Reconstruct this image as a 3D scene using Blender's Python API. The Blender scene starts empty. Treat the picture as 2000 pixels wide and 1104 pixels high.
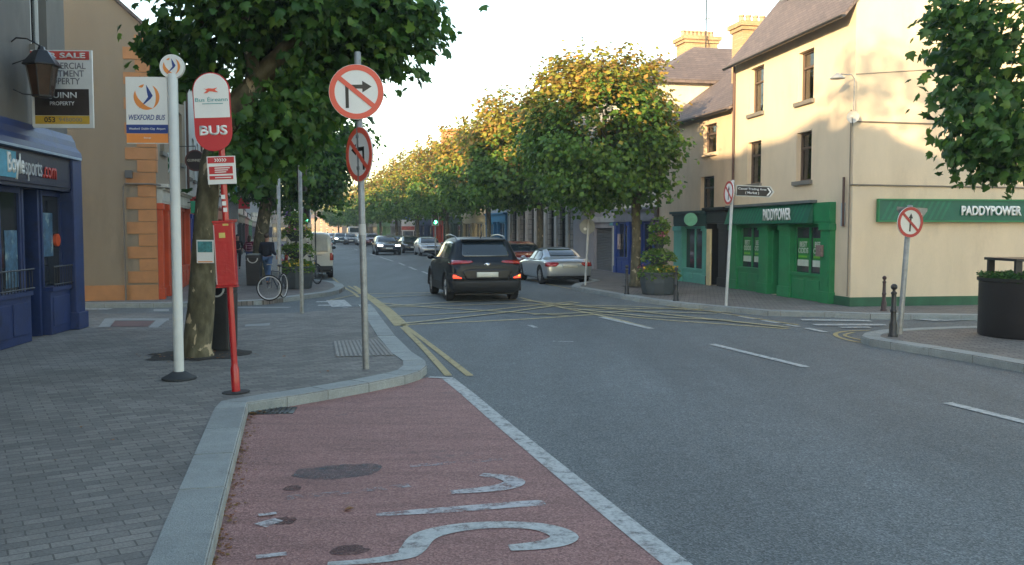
import bpy, bmesh, math, random
import numpy as np
from mathutils import Vector, Matrix
from mathutils.bvhtree import BVHTree
R = math.radians
C = bpy.context.scene.collection
random.seed(7)
# ------------------------------------------------------------------ camera, sky, sun, exposure
F = 1750.0; CX = 1000.0; CY = 552.0; EYE = 1.9
PITCH = math.atan(102.0 / F)
cam_d = bpy.data.cameras.new('camera'); cam = bpy.data.objects.new('camera', cam_d); C.objects.link(cam)
cam.location = (0, 0, EYE); cam.rotation_euler = (R(90) - PITCH, 0, 0)
cam_d.sensor_width = 36; cam_d.lens = 36 * F / 2000; cam_d.clip_start = .1; cam_d.clip_end = 4000
bpy.context.scene.camera = cam
SUN_EL = 10.0; SUN_AZ = 211.0
w = bpy.data.worlds.new('World'); bpy.context.scene.world = w; w.use_nodes = True
nt = w.node_tree; bg = nt.nodes['Background']
sky = nt.nodes.new('ShaderNodeTexSky'); sky.sky_type = 'NISHITA'; sky.sun_disc = False
sky.sun_elevation = R(SUN_EL); sky.sun_rotation = R(SUN_AZ); sky.air_density = 1.0; sky.dust_density = .5; sky.ozone_density = .15
nt.links.new(sky.outputs[0], bg.inputs[0]); bg.inputs[1].default_value = .135
sd = bpy.data.lights.new('sun', 'SUN'); sun = bpy.data.objects.new('sun', sd); C.objects.link(sun)
sd.energy = 2.7; sd.angle = R(.6); sd.color = (1, .74, .43)
sv = Vector((math.sin(R(SUN_AZ)) * math.cos(R(SUN_EL)), math.cos(R(SUN_AZ)) * math.cos(R(SUN_EL)), math.sin(R(SUN_EL))))
sun.rotation_euler = sv.to_track_quat('Z', 'Y').to_euler(); sun.location = (-20, -30, 30)
vs = bpy.context.scene.view_settings
vs.view_transform = 'Standard'; vs.look = 'None'; vs.gamma = 1; vs.exposure = 2.25
# ------------------------------------------------------------------ pixel -> world helpers
cp, sp = math.cos(PITCH), math.sin(PITCH)
def ray(px, py):
    a = (px - CX) / F; b = (CY - py) / F
    return Vector((a, cp + b * sp, -sp + b * cp))
def gp(px, py, z=0.0):
    d = ray(px, py); t = (z - EYE) / d.z
    return Vector((d.x * t, d.y * t, z))
def at(px, py, Y):
    d = ray(px, py); t = Y / d.y
    return Vector((d.x * t, Y, EYE + d.z * t))
KH = .12
# ------------------------------------------------------------------ materials
def new_mat(name):
    m = bpy.data.materials.new(name); m.use_nodes = True
    return m, m.node_tree, m.node_tree.nodes['Principled BSDF']
def setin(p, k, v):
    if k in p.inputs: p.inputs[k].default_value = v
def rgba(c): return (c[0], c[1], c[2], 1)
MC = {}
def M(name, col=(.5, .5, .5), rough=.6, metal=0., var=.18, scale=3., bump=.08, bscale=30., streak=1., coat=0., spec=.5, alt=None, altn=.5, fine=0., island=0., altw=.08):
    if name in MC: return MC[name]
    m, t, p = new_mat(name); N = t.nodes; L = t.links
    tc = N.new('ShaderNodeTexCoord'); mp = N.new('ShaderNodeMapping'); mp.inputs['Scale'].default_value = (1, 1, streak)
    L.new(tc.outputs['Object'], mp.inputs[0])
    n1 = N.new('ShaderNodeTexNoise'); n1.inputs['Scale'].default_value = scale; n1.inputs['Detail'].default_value = 8; n1.inputs['Roughness'].default_value = .65
    L.new(mp.outputs[0], n1.inputs['Vector'])
    rp = N.new('ShaderNodeValToRGB'); rp.color_ramp.elements[0].position = .3; rp.color_ramp.elements[1].position = .7
    rp.color_ramp.elements[0].color = rgba([c * (1 - var) for c in col]); rp.color_ramp.elements[1].color = rgba([min(1, c * (1 + var)) for c in col])
    L.new(n1.outputs['Fac'], rp.inputs[0]); out = rp.outputs[0]
    if alt is not None:
        n3 = N.new('ShaderNodeTexNoise'); n3.inputs['Scale'].default_value = scale * .6; n3.inputs['Detail'].default_value = 9; n3.inputs['Roughness'].default_value = .7
        L.new(mp.outputs[0], n3.inputs['Vector'])
        r3 = N.new('ShaderNodeValToRGB'); r3.color_ramp.elements[0].position = altn; r3.color_ramp.elements[1].position = min(1, altn + altw)
        L.new(n3.outputs['Fac'], r3.inputs[0])
        mx = N.new('ShaderNodeMix'); mx.data_type = 'RGBA'; L.new(r3.outputs[0], mx.inputs[0]); L.new(out, mx.inputs[6]); mx.inputs[7].default_value = rgba(alt); out = mx.outputs[2]
    if fine > 0:
        nf = N.new('ShaderNodeTexNoise'); nf.inputs['Scale'].default_value = 160; nf.inputs['Detail'].default_value = 3
        L.new(tc.outputs['Object'], nf.inputs['Vector'])
        rf = N.new('ShaderNodeMapRange'); rf.inputs[1].default_value = .35; rf.inputs[2].default_value = .65; rf.inputs[3].default_value = 1 - fine; rf.inputs[4].default_value = 1 + fine
        L.new(nf.outputs['Fac'], rf.inputs[0])
        mm = N.new('ShaderNodeVectorMath'); mm.operation = 'SCALE'; L.new(out, mm.inputs[0]); L.new(rf.outputs[0], mm.inputs['Scale']); out = mm.outputs[0]
    if island > 0:
        gi = N.new('ShaderNodeNewGeometry'); ri = N.new('ShaderNodeMapRange'); ri.inputs[3].default_value = 1 - island; ri.inputs[4].default_value = 1 + island; L.new(gi.outputs['Random Per Island'], ri.inputs[0])
        mi_ = N.new('ShaderNodeVectorMath'); mi_.operation = 'SCALE'; L.new(out, mi_.inputs[0]); L.new(ri.outputs[0], mi_.inputs['Scale']); out = mi_.outputs[0]
    L.new(out, p.inputs['Base Color'])
    n2 = N.new('ShaderNodeTexNoise'); n2.inputs['Scale'].default_value = bscale; n2.inputs['Detail'].default_value = 4
    L.new(tc.outputs['Object'], n2.inputs['Vector'])
    if bump > 0:
        b = N.new('ShaderNodeBump'); b.inputs['Strength'].default_value = min(1, bump * 4); b.inputs['Distance'].default_value = .01
        L.new(n2.outputs['Fac'], b.inputs['Height']); L.new(b.outputs[0], p.inputs['Normal'])
    rr = N.new('ShaderNodeMapRange'); rr.inputs[3].default_value = max(.02, rough - .08); rr.inputs[4].default_value = min(1, rough + .08)
    L.new(n1.outputs['Fac'], rr.inputs[0]); L.new(rr.outputs[0], p.inputs['Roughness'])
    setin(p, 'Metallic', metal); setin(p, 'Coat Weight', coat); setin(p, 'Coat Roughness', .06); setin(p, 'Specular IOR Level', spec)
    MC[name] = m
    return m
def emis(name, col, s):
    if name in MC: return MC[name]
    m, t, p = new_mat(name); p.inputs['Base Color'].default_value = rgba(col)
    setin(p, 'Emission Color', rgba(col)); setin(p, 'Emission Strength', s); MC[name] = m
    return m
def brickmat(name, c1, c2, mortar, bw, bh, ms=.02, rot=0., rough=.8, vert=False, off=.5, bump=.3, var=.2):
    if name in MC: return MC[name]
    m, t, p = new_mat(name); N = t.nodes; L = t.links
    tc = N.new('ShaderNodeTexCoord'); mp = N.new('ShaderNodeMapping')
    mp.inputs['Rotation'].default_value = (R(90) if vert else 0, 0, rot)
    L.new(tc.outputs['Object'], mp.inputs[0])
    if vert:
        mp.vector_type = 'POINT'
        sx = N.new('ShaderNodeSeparateXYZ'); cx = N.new('ShaderNodeCombineXYZ'); ad = N.new('ShaderNodeMath'); ad.operation = 'ADD'
        L.new(tc.outputs['Object'], sx.inputs[0]); L.new(sx.outputs[0], ad.inputs[0]); L.new(sx.outputs[1], ad.inputs[1])
        L.new(ad.outputs[0], cx.inputs[0]); L.new(sx.outputs[2], cx.inputs[1]); vec = cx.outputs[0]
    else: vec = mp.outputs[0]
    b = N.new('ShaderNodeTexBrick'); b.inputs['Scale'].default_value = 1; b.inputs['Brick Width'].default_value = bw; b.inputs['Row Height'].default_value = bh
    b.inputs['Mortar Size'].default_value = ms; b.offset = off; b.inputs['Mortar Smooth'].default_value = .3
    b.inputs['Color1'].default_value = rgba(c1); b.inputs['Color2'].default_value = rgba(c2); b.inputs['Mortar'].default_value = rgba(mortar)
    L.new(vec, b.inputs['Vector'])
    n = N.new('ShaderNodeTexNoise'); n.inputs['Scale'].default_value = .7; n.inputs['Detail'].default_value = 9; n.inputs['Roughness'].default_value = .7; L.new(tc.outputs['Object'], n.inputs['Vector'])
    rf = N.new('ShaderNodeMapRange'); rf.inputs[1].default_value = .3; rf.inputs[2].default_value = .7; rf.inputs[3].default_value = 1 - var; rf.inputs[4].default_value = 1 + var
    L.new(n.outputs['Fac'], rf.inputs[0])
    n2 = N.new('ShaderNodeTexNoise'); n2.inputs['Scale'].default_value = 60; n2.inputs['Detail'].default_value = 4; L.new(tc.outputs['Object'], n2.inputs['Vector'])
    r2 = N.new('ShaderNodeMapRange'); r2.inputs[1].default_value = .3; r2.inputs[2].default_value = .7; r2.inputs[3].default_value = .8; r2.inputs[4].default_value = 1.2; L.new(n2.outputs['Fac'], r2.inputs[0])
    mu = N.new('ShaderNodeMath'); mu.operation = 'MULTIPLY'; L.new(rf.outputs[0], mu.inputs[0]); L.new(r2.outputs[0], mu.inputs[1])
    mm = N.new('ShaderNodeVectorMath'); mm.operation = 'SCALE'; L.new(b.outputs['Color'], mm.inputs[0]); L.new(mu.outputs[0], mm.inputs['Scale'])
    L.new(mm.outputs[0], p.inputs['Base Color']); p.inputs['Roughness'].default_value = rough
    bp = N.new('ShaderNodeBump'); bp.inputs['Strength'].default_value = bump; bp.inputs['Distance'].default_value = .01; bp.invert = True
    ad2 = N.new('ShaderNodeMath'); ad2.operation = 'MULTIPLY_ADD'; ad2.inputs[1].default_value = -.4; L.new(n2.outputs['Fac'], ad2.inputs[0]); L.new(b.outputs['Fac'], ad2.inputs[2])
    L.new(ad2.outputs[0], bp.inputs['Height']); L.new(bp.outputs[0], p.inputs['Normal'])
    MC[name] = m
    return m
def worn(name, col, thr=.45, scale=6., rough=.7, soft=.12):
    """paint worn away in patches (transparent where gone)"""
    if name in MC: return MC[name]
    m, t, p = new_mat(name); N = t.nodes; L = t.links
    tc = N.new('ShaderNodeTexCoord')
    n = N.new('ShaderNodeTexNoise'); n.inputs['Scale'].default_value = scale; n.inputs['Detail'].default_value = 12; n.inputs['Roughness'].default_value = .8
    L.new(tc.outputs['Object'], n.inputs['Vector'])
    r = N.new('ShaderNodeMapRange'); r.inputs[1].default_value = thr - soft; r.inputs[2].default_value = thr + soft; L.new(n.outputs['Fac'], r.inputs[0])
    L.new(r.outputs[0], p.inputs['Alpha'])
    n2 = N.new('ShaderNodeTexNoise'); n2.inputs['Scale'].default_value = 40; n2.inputs['Detail'].default_value = 5; L.new(tc.outputs['Object'], n2.inputs['Vector'])
    rp = N.new('ShaderNodeValToRGB'); rp.color_ramp.elements[0].position = .3; rp.color_ramp.elements[1].position = .7
    rp.color_ramp.elements[0].color = rgba([c * .75 for c in col]); rp.color_ramp.elements[1].color = rgba(col); L.new(n2.outputs['Fac'], rp.inputs[0])
    L.new(rp.outputs[0], p.inputs['Base Color']); p.inputs['Roughness'].default_value = rough
    MC[name] = m
    return m
def leafmat(name, greens, autumn, amount, scale=.55, bias=0.):
    if name in MC: return MC[name]
    m, t, p = new_mat(name); N = t.nodes; L = t.links
    g = N.new('ShaderNodeNewGeometry')
    rp = N.new('ShaderNodeValToRGB'); e = rp.color_ramp.elements
    while len(e) < len(greens): e.new(.5)
    for i, c in enumerate(greens): e[i].position = i / (len(greens) - 1.); e[i].color = rgba(c)
    L.new(g.outputs['Random Per Island'], rp.inputs[0])
    ra = N.new('ShaderNodeValToRGB'); e = ra.color_ramp.elements
    while len(e) < len(autumn): e.new(.5)
    e[-1].color = rgba(autumn[-1])
    for i, c in enumerate(autumn): e[i].position = i / max(1., len(autumn) - 1.); e[i].color = rgba(c)
    wn = N.new('ShaderNodeMath'); wn.operation = 'MULTIPLY'; wn.inputs[1].default_value = 7.31; L.new(g.outputs['Random Per Island'], wn.inputs[0])
    fr = N.new('ShaderNodeMath'); fr.operation = 'FRACT'; L.new(wn.outputs[0], fr.inputs[0]); L.new(fr.outputs[0], ra.inputs[0])
    tc = N.new('ShaderNodeTexCoord'); n = N.new('ShaderNodeTexNoise'); n.inputs['Scale'].default_value = scale; n.inputs['Detail'].default_value = 5
    L.new(tc.outputs['Object'], n.inputs['Vector'])
    w2 = N.new('ShaderNodeMath'); w2.operation = 'MULTIPLY'; w2.inputs[1].default_value = 13.7; L.new(g.outputs['Random Per Island'], w2.inputs[0])
    f2 = N.new('ShaderNodeMath'); f2.operation = 'FRACT'; L.new(w2.outputs[0], f2.inputs[0])
    sx = N.new('ShaderNodeSeparateXYZ'); L.new(tc.outputs['Object'], sx.inputs[0])
    zr = N.new('ShaderNodeMapRange'); zr.inputs[1].default_value = 3.5; zr.inputs[2].default_value = 7.5; zr.inputs[3].default_value = -bias; zr.inputs[4].default_value = bias; L.new(sx.outputs[2], zr.inputs[0])
    a0 = N.new('ShaderNodeMath'); a0.operation = 'MULTIPLY_ADD'; L.new(f2.outputs[0], a0.inputs[0]); a0.inputs[1].default_value = .35; L.new(n.outputs['Fac'], a0.inputs[2])
    a1 = N.new('ShaderNodeMath'); a1.operation = 'ADD'; L.new(a0.outputs[0], a1.inputs[0]); L.new(zr.outputs[0], a1.inputs[1])
    mr = N.new('ShaderNodeMapRange'); mr.inputs[1].default_value = 1.0 - amount; mr.inputs[2].default_value = 1.06 - amount; L.new(a1.outputs[0], mr.inputs[0])
    mx = N.new('ShaderNodeMix'); mx.data_type = 'RGBA'; L.new(mr.outputs[0], mx.inputs[0]); L.new(rp.outputs[0], mx.inputs[6]); L.new(ra.outputs[0], mx.inputs[7])
    L.new(mx.outputs[2], p.inputs['Base Color']); p.inputs['Roughness'].default_value = .45; setin(p, 'Specular IOR Level', .35)
    tr = N.new('ShaderNodeBsdfTranslucent'); L.new(mx.outputs[2], tr.inputs[0]); ms = N.new('ShaderNodeMixShader'); ms.inputs[0].default_value = .38
    out = N['Material Output']; L.new(p.outputs[0], ms.inputs[1]); L.new(tr.outputs[0], ms.inputs[2]); L.new(ms.outputs[0], out.inputs[0])
    MC[name] = m
    return m
# ------------------------------------------------------------------ object helpers
def tag(o, label=None, cat=None, group=None, kind=None):
    if label: o['label'] = label
    if cat: o['category'] = cat
    if group: o['group'] = group
    if kind: o['kind'] = kind
    return o
def empty(name, loc, rz=0., label=None, cat=None, group=None, tilt=(0, 0)):
    o = bpy.data.objects.new(name, None); C.objects.link(o); o.location = loc; o.rotation_euler = (tilt[0], tilt[1], rz)
    o.empty_display_size = .2
    return tag(o, label, cat, group)
def kids(o): return [c for c in bpy.data.objects if c.parent == o]
def copy_tree(o, parent=None):
    c = o.copy(); C.objects.link(c); c.parent = parent
    for ch in kids(o): copy_tree(ch, c)
    return c
class MB:
    def __init__(s): s.v = []; s.f = []; s.m = []; s.mi = 0
    def add(s, vs, fs):
        n = len(s.v); s.v += [tuple(p) for p in vs]
        for f in fs: s.f.append([i + n for i in f]); s.m.append(s.mi)
        return s
    def box(s, x0, x1, y0, y1, z0, z1):
        if x0 > x1: x0, x1 = x1, x0
        if y0 > y1: y0, y1 = y1, y0
        if z0 > z1: z0, z1 = z1, z0
        return s.add([(x0, y0, z0), (x1, y0, z0), (x1, y1, z0), (x0, y1, z0), (x0, y0, z1), (x1, y0, z1), (x1, y1, z1), (x0, y1, z1)],
                     [(0, 3, 2, 1), (4, 5, 6, 7), (0, 1, 5, 4), (1, 2, 6, 5), (2, 3, 7, 6), (3, 0, 4, 7)])
    def tube(s, pts, rs, n=10, caps=True):
        pts = [Vector(p) for p in pts]
        if not hasattr(rs, '__len__'): rs = [rs] * len(pts)
        vs = []; prev = None
        for i, p in enumerate(pts):
            d = (pts[min(i + 1, len(pts) - 1)] - pts[max(i - 1, 0)]).normalized()
            if prev is None: a = d.orthogonal().normalized()
            else: a = (prev - d * prev.dot(d)); a = a.normalized() if a.length > 1e-6 else d.orthogonal().normalized()
            prev = a; b = d.cross(a)
            for k in range(n):
                t = 2 * math.pi * k / n; vs.append(p + (a * math.cos(t) + b * math.sin(t)) * rs[i])
        fs = []
        for i in range(len(pts) - 1):
            for k in range(n):
                k2 = (k + 1) % n; fs.append((i * n + k, i * n + k2, (i + 1) * n + k2, (i + 1) * n + k))
        if caps: fs.append(tuple(range(n))[::-1]); fs.append(tuple(range((len(pts) - 1) * n, len(pts) * n)))
        return s.add(vs, fs)
    def lathe(s, prof, n=20, c=(0, 0, 0), axis='z'):
        vs = []
        for r, h in prof:
            for k in range(n):
                t = 2 * math.pi * k / n; a, b = r * math.cos(t), r * math.sin(t)
                if axis == 'z': vs.append((c[0] + a, c[1] + b, c[2] + h))
                elif axis == 'y': vs.append((c[0] + a, c[1] + h, c[2] + b))
                else: vs.append((c[0] + h, c[1] + a, c[2] + b))
        fs = []
        for i in range(len(prof) - 1):
            for k in range(n):
                k2 = (k + 1) % n; fs.append((i * n + k, i * n + k2, (i + 1) * n + k2, (i + 1) * n + k))
        fs.append(tuple(range(n))[::-1]); fs.append(tuple(range((len(prof) - 1) * n, len(prof) * n)))
        return s.add(vs, fs)
    def prism(s, poly, y0, y1, plane='xz'):
        n = len(poly)
        def P(u, v, t): return (u, t, v) if plane == 'xz' else ((t, u, v) if plane == 'yz' else (u, v, t))
        vs = [P(u, v, y0) for u, v in poly] + [P(u, v, y1) for u, v in poly]
        return s.add(vs, [tuple(range(n)), tuple(range(n, 2 * n))[::-1]] + [(i, (i + 1) % n, (i + 1) % n + n, i + n) for i in range(n)])
    def sphere(s, c, r, n=12, sc=(1, 1, 1)):
        pr = []
        k = n // 2
        vs = []; fs = []
        for i in range(1, k):
            ph = math.pi * i / k
            for j in range(n):
                t = 2 * math.pi * j / n
                vs.append((c[0] + r * sc[0] * math.sin(ph) * math.cos(t), c[1] + r * sc[1] * math.sin(ph) * math.sin(t), c[2] + r * sc[2] * math.cos(ph)))
        for i in range(k - 2):
            for j in range(n):
                j2 = (j + 1) % n; fs.append((i * n + j, (i + 1) * n + j, (i + 1) * n + j2, i * n + j2))
        a = len(vs); vs.append((c[0], c[1], c[2] + r * sc[2])); vs.append((c[0], c[1], c[2] - r * sc[2]))
        for j in range(n):
            j2 = (j + 1) % n; fs.append((a, j, j2)); fs.append((a + 1, (k - 2) * n + j2, (k - 2) * n + j))
        return s.add(vs, fs)
    def build(s, name, mat, parent=None, smooth=False, bevel=0., loc=None, fix=True):
        me = bpy.data.meshes.new(name); me.from_pydata(s.v, [], s.f)
        mats = mat if isinstance(mat, (list, tuple)) else [mat]
        for q in mats: me.materials.append(q)
        if len(mats) > 1: me.polygons.foreach_set('material_index', s.m)
        if fix:
            bm = bmesh.new(); bm.from_mesh(me); bmesh.ops.recalc_face_normals(bm, faces=bm.faces)
            if bevel > 0:
                es = [e for e in bm.edges if len(e.link_faces) == 2 and e.calc_face_angle(0) > .5]
                bmesh.ops.bevel(bm, geom=es, offset=bevel, segments=2, affect='EDGES', profile=.7, clamp_overlap=True)
            bm.to_mesh(me); bm.free()
        if smooth:
            me.polygons.foreach_set('use_smooth', [True] * len(me.polygons))
            try: me.set_sharp_from_angle(angle=R(40))
            except Exception: pass
        me.update()
        o = bpy.data.objects.new(name, me); C.objects.link(o)
        if parent: o.parent = parent
        if loc: o.location = loc
        return o
def rect(x0, x1, z0, z1): return [(x0, z0), (x1, z0), (x1, z1), (x0, z1)]
def circ(cx, cz, r, n=32, a0=0, a1=360): return [(cx + r * math.cos(R(a0 + (a1 - a0) * i / n)), cz + r * math.sin(R(a0 + (a1 - a0) * i / n))) for i in range(n if a1 - a0 == 360 else n + 1)]
def text(s, mat, parent, x0, x1, z0, z1, y, name='lettering', bold=.0, shear=0., th=.004, flip=1, plane='xz'):
    cu = bpy.data.curves.new('t', 'FONT'); cu.body = s; cu.size = 1; cu.offset = bold; cu.shear = shear; cu.resolution_u = 3; cu.space_line = .85
    cu.align_x = 'CENTER'
    to = bpy.data.objects.new('t', cu); C.objects.link(to)
    bpy.context.view_layer.update()
    me = bpy.data.meshes.new_from_object(to.evaluated_get(bpy.context.evaluated_depsgraph_get()))
    C.objects.unlink(to); bpy.data.objects.remove(to)
    co = np.array([v.co[:] for v in me.vertices]); a = co.min(0); b = co.max(0)
    for v in me.vertices:
        u = (v.co.x - a[0]) / (b[0] - a[0]); q = (v.co.y - a[1]) / (b[1] - a[1])
        X = x0 + (x1 - x0) * u; Z = z0 + (z1 - z0) * q
        v.co = (X, y, Z)
    me.name = name; me.materials.clear(); me.materials.append(mat)
    bm = bmesh.new(); bm.from_mesh(me)
    if th > 0:
        g = bmesh.ops.extrude_face_region(bm, geom=bm.faces[:])
        for v in [e for e in g['geom'] if isinstance(e, bmesh.types.BMVert)]: v.co.y += (th if flip > 0 else -th)
    bmesh.ops.recalc_face_normals(bm, faces=bm.faces); bm.to_mesh(me); bm.free()
    o = bpy.data.objects.new(name, me); C.objects.link(o); o.parent = parent
    return o
def struct(o): o['kind'] = 'structure'; return o
def evalmesh(o):
    bpy.context.view_layer.update()
    return bpy.data.meshes.new_from_object(o.evaluated_get(bpy.context.evaluated_depsgraph_get()))
# common materials
GLASS = M('window_glass', (.02, .025, .03), .06, var=.3, scale=1.5, bump=.02, bscale=1.2, spec=.9)
WHITE = M('white_paint', (.72, .72, .70), .5, var=.08)
BLACK = M('black_paint', (.015, .015, .017), .4, var=.3, bump=.05)
GLASST = None
def clear_glass():
    m, t, p = new_mat('sash_glass'); N = t.nodes; L = t.links
    tr = N.new('ShaderNodeBsdfTransparent'); gl = N.new('ShaderNodeBsdfGlossy'); gl.inputs['Roughness'].default_value = .04; tr.inputs[0].default_value = (.75, .8, .78, 1)
    fr = N.new('ShaderNodeFresnel'); fr.inputs[0].default_value = 1.5; ad = N.new('ShaderNodeMath'); ad.operation = 'ADD'; ad.inputs[1].default_value = .06; L.new(fr.outputs[0], ad.inputs[0])
    tc = N.new('ShaderNodeTexCoord'); n = N.new('ShaderNodeTexNoise'); n.inputs['Scale'].default_value = 1.6; L.new(tc.outputs['Object'], n.inputs['Vector']); b = N.new('ShaderNodeBump'); b.inputs['Strength'].default_value = .15; b.inputs['Distance'].default_value = .05; L.new(n.outputs['Fac'], b.inputs['Height']); L.new(b.outputs[0], gl.inputs['Normal'])
    ms = N.new('ShaderNodeMixShader'); L.new(ad.outputs[0], ms.inputs[0]); L.new(tr.outputs[0], ms.inputs[1]); L.new(gl.outputs[0], ms.inputs[2]); L.new(ms.outputs[0], N['Material Output'].inputs[0]); return m
GLASST = clear_glass()
GALV = M('galvanised_steel', (.27, .28, .28), .5, metal=.5, var=.25, scale=12, bump=.05)
SIGNW = M('sign_white', (.72, .73, .72), .35, var=.05, bump=0)
SIGNR = M('sign_red', (.72, .085, .06), .4, var=.06, bump=0)
SIGNK = M('sign_black', (.012, .012, .014), .4, var=.1, bump=0)
SLATE = brickmat('slate_roof', (.12, .095, .09), (.16, .125, .115), (.06, .05, .05), .25, .11, .008, rough=.75, vert=True, bump=.6)
ORCH = M('orange_brick', (.42, .2, .09), .85, var=.3, scale=6, bump=.2)
# ------------------------------------------------------------------ ground, road, pavements
def asphalt():
    m, t, p = new_mat('asphalt'); N = t.nodes; L = t.links
    tc = N.new('ShaderNodeTexCoord')
    v = N.new('ShaderNodeTexVoronoi'); v.inputs['Scale'].default_value = 85; L.new(tc.outputs['Object'], v.inputs['Vector'])
    rp = N.new('ShaderNodeValToRGB'); e = rp.color_ramp.elements; e[0].position = 0; e[1].position = 1; e[0].color = (.045, .053, .055, 1); e[1].color = (.22, .24, .238, 1); e.new(.55).color = (.112, .125, .127, 1)
    L.new(v.outputs['Color'], rp.inputs[0])
    n = N.new('ShaderNodeTexNoise'); n.inputs['Scale'].default_value = .35; n.inputs['Detail'].default_value = 10; n.inputs['Roughness'].default_value = .6
    mp = N.new('ShaderNodeMapping'); mp.inputs['Rotation'].default_value = (0, 0, R(-14)); mp.inputs['Scale'].default_value = (1.6, .25, 1); L.new(tc.outputs['Object'], mp.inputs[0]); L.new(mp.outputs[0], n.inputs['Vector'])
    r = N.new('ShaderNodeMapRange'); r.inputs[1].default_value = .3; r.inputs[2].default_value = .7; r.inputs[3].default_value = .70; r.inputs[4].default_value = 1.28; L.new(n.outputs['Fac'], r.inputs[0])
    n2 = N.new('ShaderNodeTexNoise'); n2.inputs['Scale'].default_value = 2.5; n2.inputs['Detail'].default_value = 8; n2.inputs['Roughness'].default_value = .75; L.new(tc.outputs['Object'], n2.inputs['Vector'])
    r2 = N.new('ShaderNodeMapRange'); r2.inputs[1].default_value = .3; r2.inputs[2].default_value = .7; r2.inputs[3].default_value = .88; r2.inputs[4].default_value = 1.12; L.new(n2.outputs['Fac'], r2.inputs[0])
    mu = N.new('ShaderNodeMath'); mu.operation = 'MULTIPLY'; L.new(r.outputs[0], mu.inputs[0]); L.new(r2.outputs[0], mu.inputs[1])
    mm = N.new('ShaderNodeVectorMath'); mm.operation = 'SCALE'; L.new(rp.outputs[0], mm.inputs[0]); L.new(mu.outputs[0], mm.inputs['Scale']); L.new(mm.outputs[0], p.inputs['Base Color'])
    b = N.new('ShaderNodeBump'); b.inputs['Strength'].default_value = .5; b.inputs['Distance'].default_value = .008; L.new(v.outputs['Distance'], b.inputs['Height']); L.new(b.outputs[0], p.inputs['Normal'])
    p.inputs['Roughness'].default_value = .72
    return m
def redtar():
    m, t, p = new_mat('red_tar'); N = t.nodes; L = t.links
    tc = N.new('ShaderNodeTexCoord')
    v = N.new('ShaderNodeTexVoronoi'); v.inputs['Scale'].default_value = 85; L.new(tc.outputs['Object'], v.inputs['Vector'])
    rp = N.new('ShaderNodeValToRGB'); e = rp.color_ramp.elements; e[0].color = (.17, .082, .073, 1); e[1].color = (.42, .24, .205, 1); e.new(.5).color = (.275, .142, .125, 1); L.new(v.outputs['Color'], rp.inputs[0])
    n = N.new('ShaderNodeTexNoise'); n.inputs['Scale'].default_value = .9; n.inputs['Detail'].default_value = 11; n.inputs['Roughness'].default_value = .75; L.new(tc.outputs['Object'], n.inputs['Vector'])
    r = N.new('ShaderNodeMapRange'); r.inputs[1].default_value = .60; r.inputs[2].default_value = .72; r.inputs[3].default_value = 0; r.inputs[4].default_value = .8; L.new(n.outputs['Fac'], r.inputs[0])
    mx = N.new('ShaderNodeMix'); mx.data_type = 'RGBA'; L.new(r.outputs[0], mx.inputs[0]); L.new(rp.outputs[0], mx.inputs[6]); mx.inputs[7].default_value = (.075, .075, .08, 1)
    n3 = N.new('ShaderNodeTexNoise'); n3.inputs['Scale'].default_value = 2.2; n3.inputs['Detail'].default_value = 9; n3.inputs['Roughness'].default_value = .7
    mp = N.new('ShaderNodeMapping'); mp.inputs['Scale'].default_value = (.5, 2.0, 1); L.new(tc.outputs['Object'], mp.inputs[0]); L.new(mp.outputs[0], n3.inputs['Vector'])
    r3 = N.new('ShaderNodeMapRange'); r3.inputs[1].default_value = .3; r3.inputs[2].default_value = .7; r3.inputs[3].default_value = .75; r3.inputs[4].default_value = 1.22; L.new(n3.outputs['Fac'], r3.inputs[0])
    mm = N.new('ShaderNodeVectorMath'); mm.operation = 'SCALE'; L.new(mx.outputs[2], mm.inputs[0]); L.new(r3.outputs[0], mm.inputs['Scale']); L.new(mm.outputs[0], p.inputs['Base Color'])
    b = N.new('ShaderNodeBump'); b.inputs['Strength'].default_value = .4; b.inputs['Distance'].default_value = .006; L.new(v.outputs['Distance'], b.inputs['Height']); L.new(b.outputs[0], p.inputs['Normal'])
    p.inputs['Roughness'].default_value = .8
    return m
ASPH = asphalt(); REDT = redtar()
PAVE = brickmat('pavement_blocks', (.14, .134, .124), (.215, .203, .182), (.10, .095, .088), .21, .105, .006, rot=R(-32), rough=.8, bump=.6, var=.3)
PAVE2 = brickmat('pavement_blocks_brown', (.15, .135, .12), (.215, .19, .17), (.07, .065, .06), .22, .11, .01, rot=R(12), rough=.8, bump=.5)
GRAN = M('granite_kerb', (.26, .28, .27), .7, var=.16, scale=4, bump=.15, bscale=80, fine=.25, island=.13, alt=(.17, .175, .165), altn=.6)
def sheet(name, pts, z, mat, kind='structure'):
    me = bpy.data.meshes.new(name); me.from_pydata([(p[0], p[1], z) for p in pts], [], [tuple(range(len(pts)))])
    bm = bmesh.new(); bm.from_mesh(me); bmesh.ops.triangulate(bm, faces=bm.faces)
    for f in bm.faces:
        if f.normal.z < 0: f.normal_flip()
    bm.to_mesh(me); bm.free(); me.materials.append(mat)
    o = bpy.data.objects.new(name, me); C.objects.link(o); o['kind'] = kind
    return o
sheet('road', [(-900, -200), (900, -200), (900, 1500), (-900, 1500)], 0, ASPH)
def slab(name, pts, mat, z=KH - .006):
    mb = MB(); mb.prism([(p[0], p[1]) for p in pts], -.1, z, 'xy'); o = mb.build(name, mat)
    bm = bmesh.new(); bm.from_mesh(o.data); bmesh.ops.triangulate(bm, faces=bm.faces); bm.to_mesh(o.data); bm.free()
    return struct(o)
def G(lst, z=KH): return [gp(x, y, z) for x, y in lst]
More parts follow.
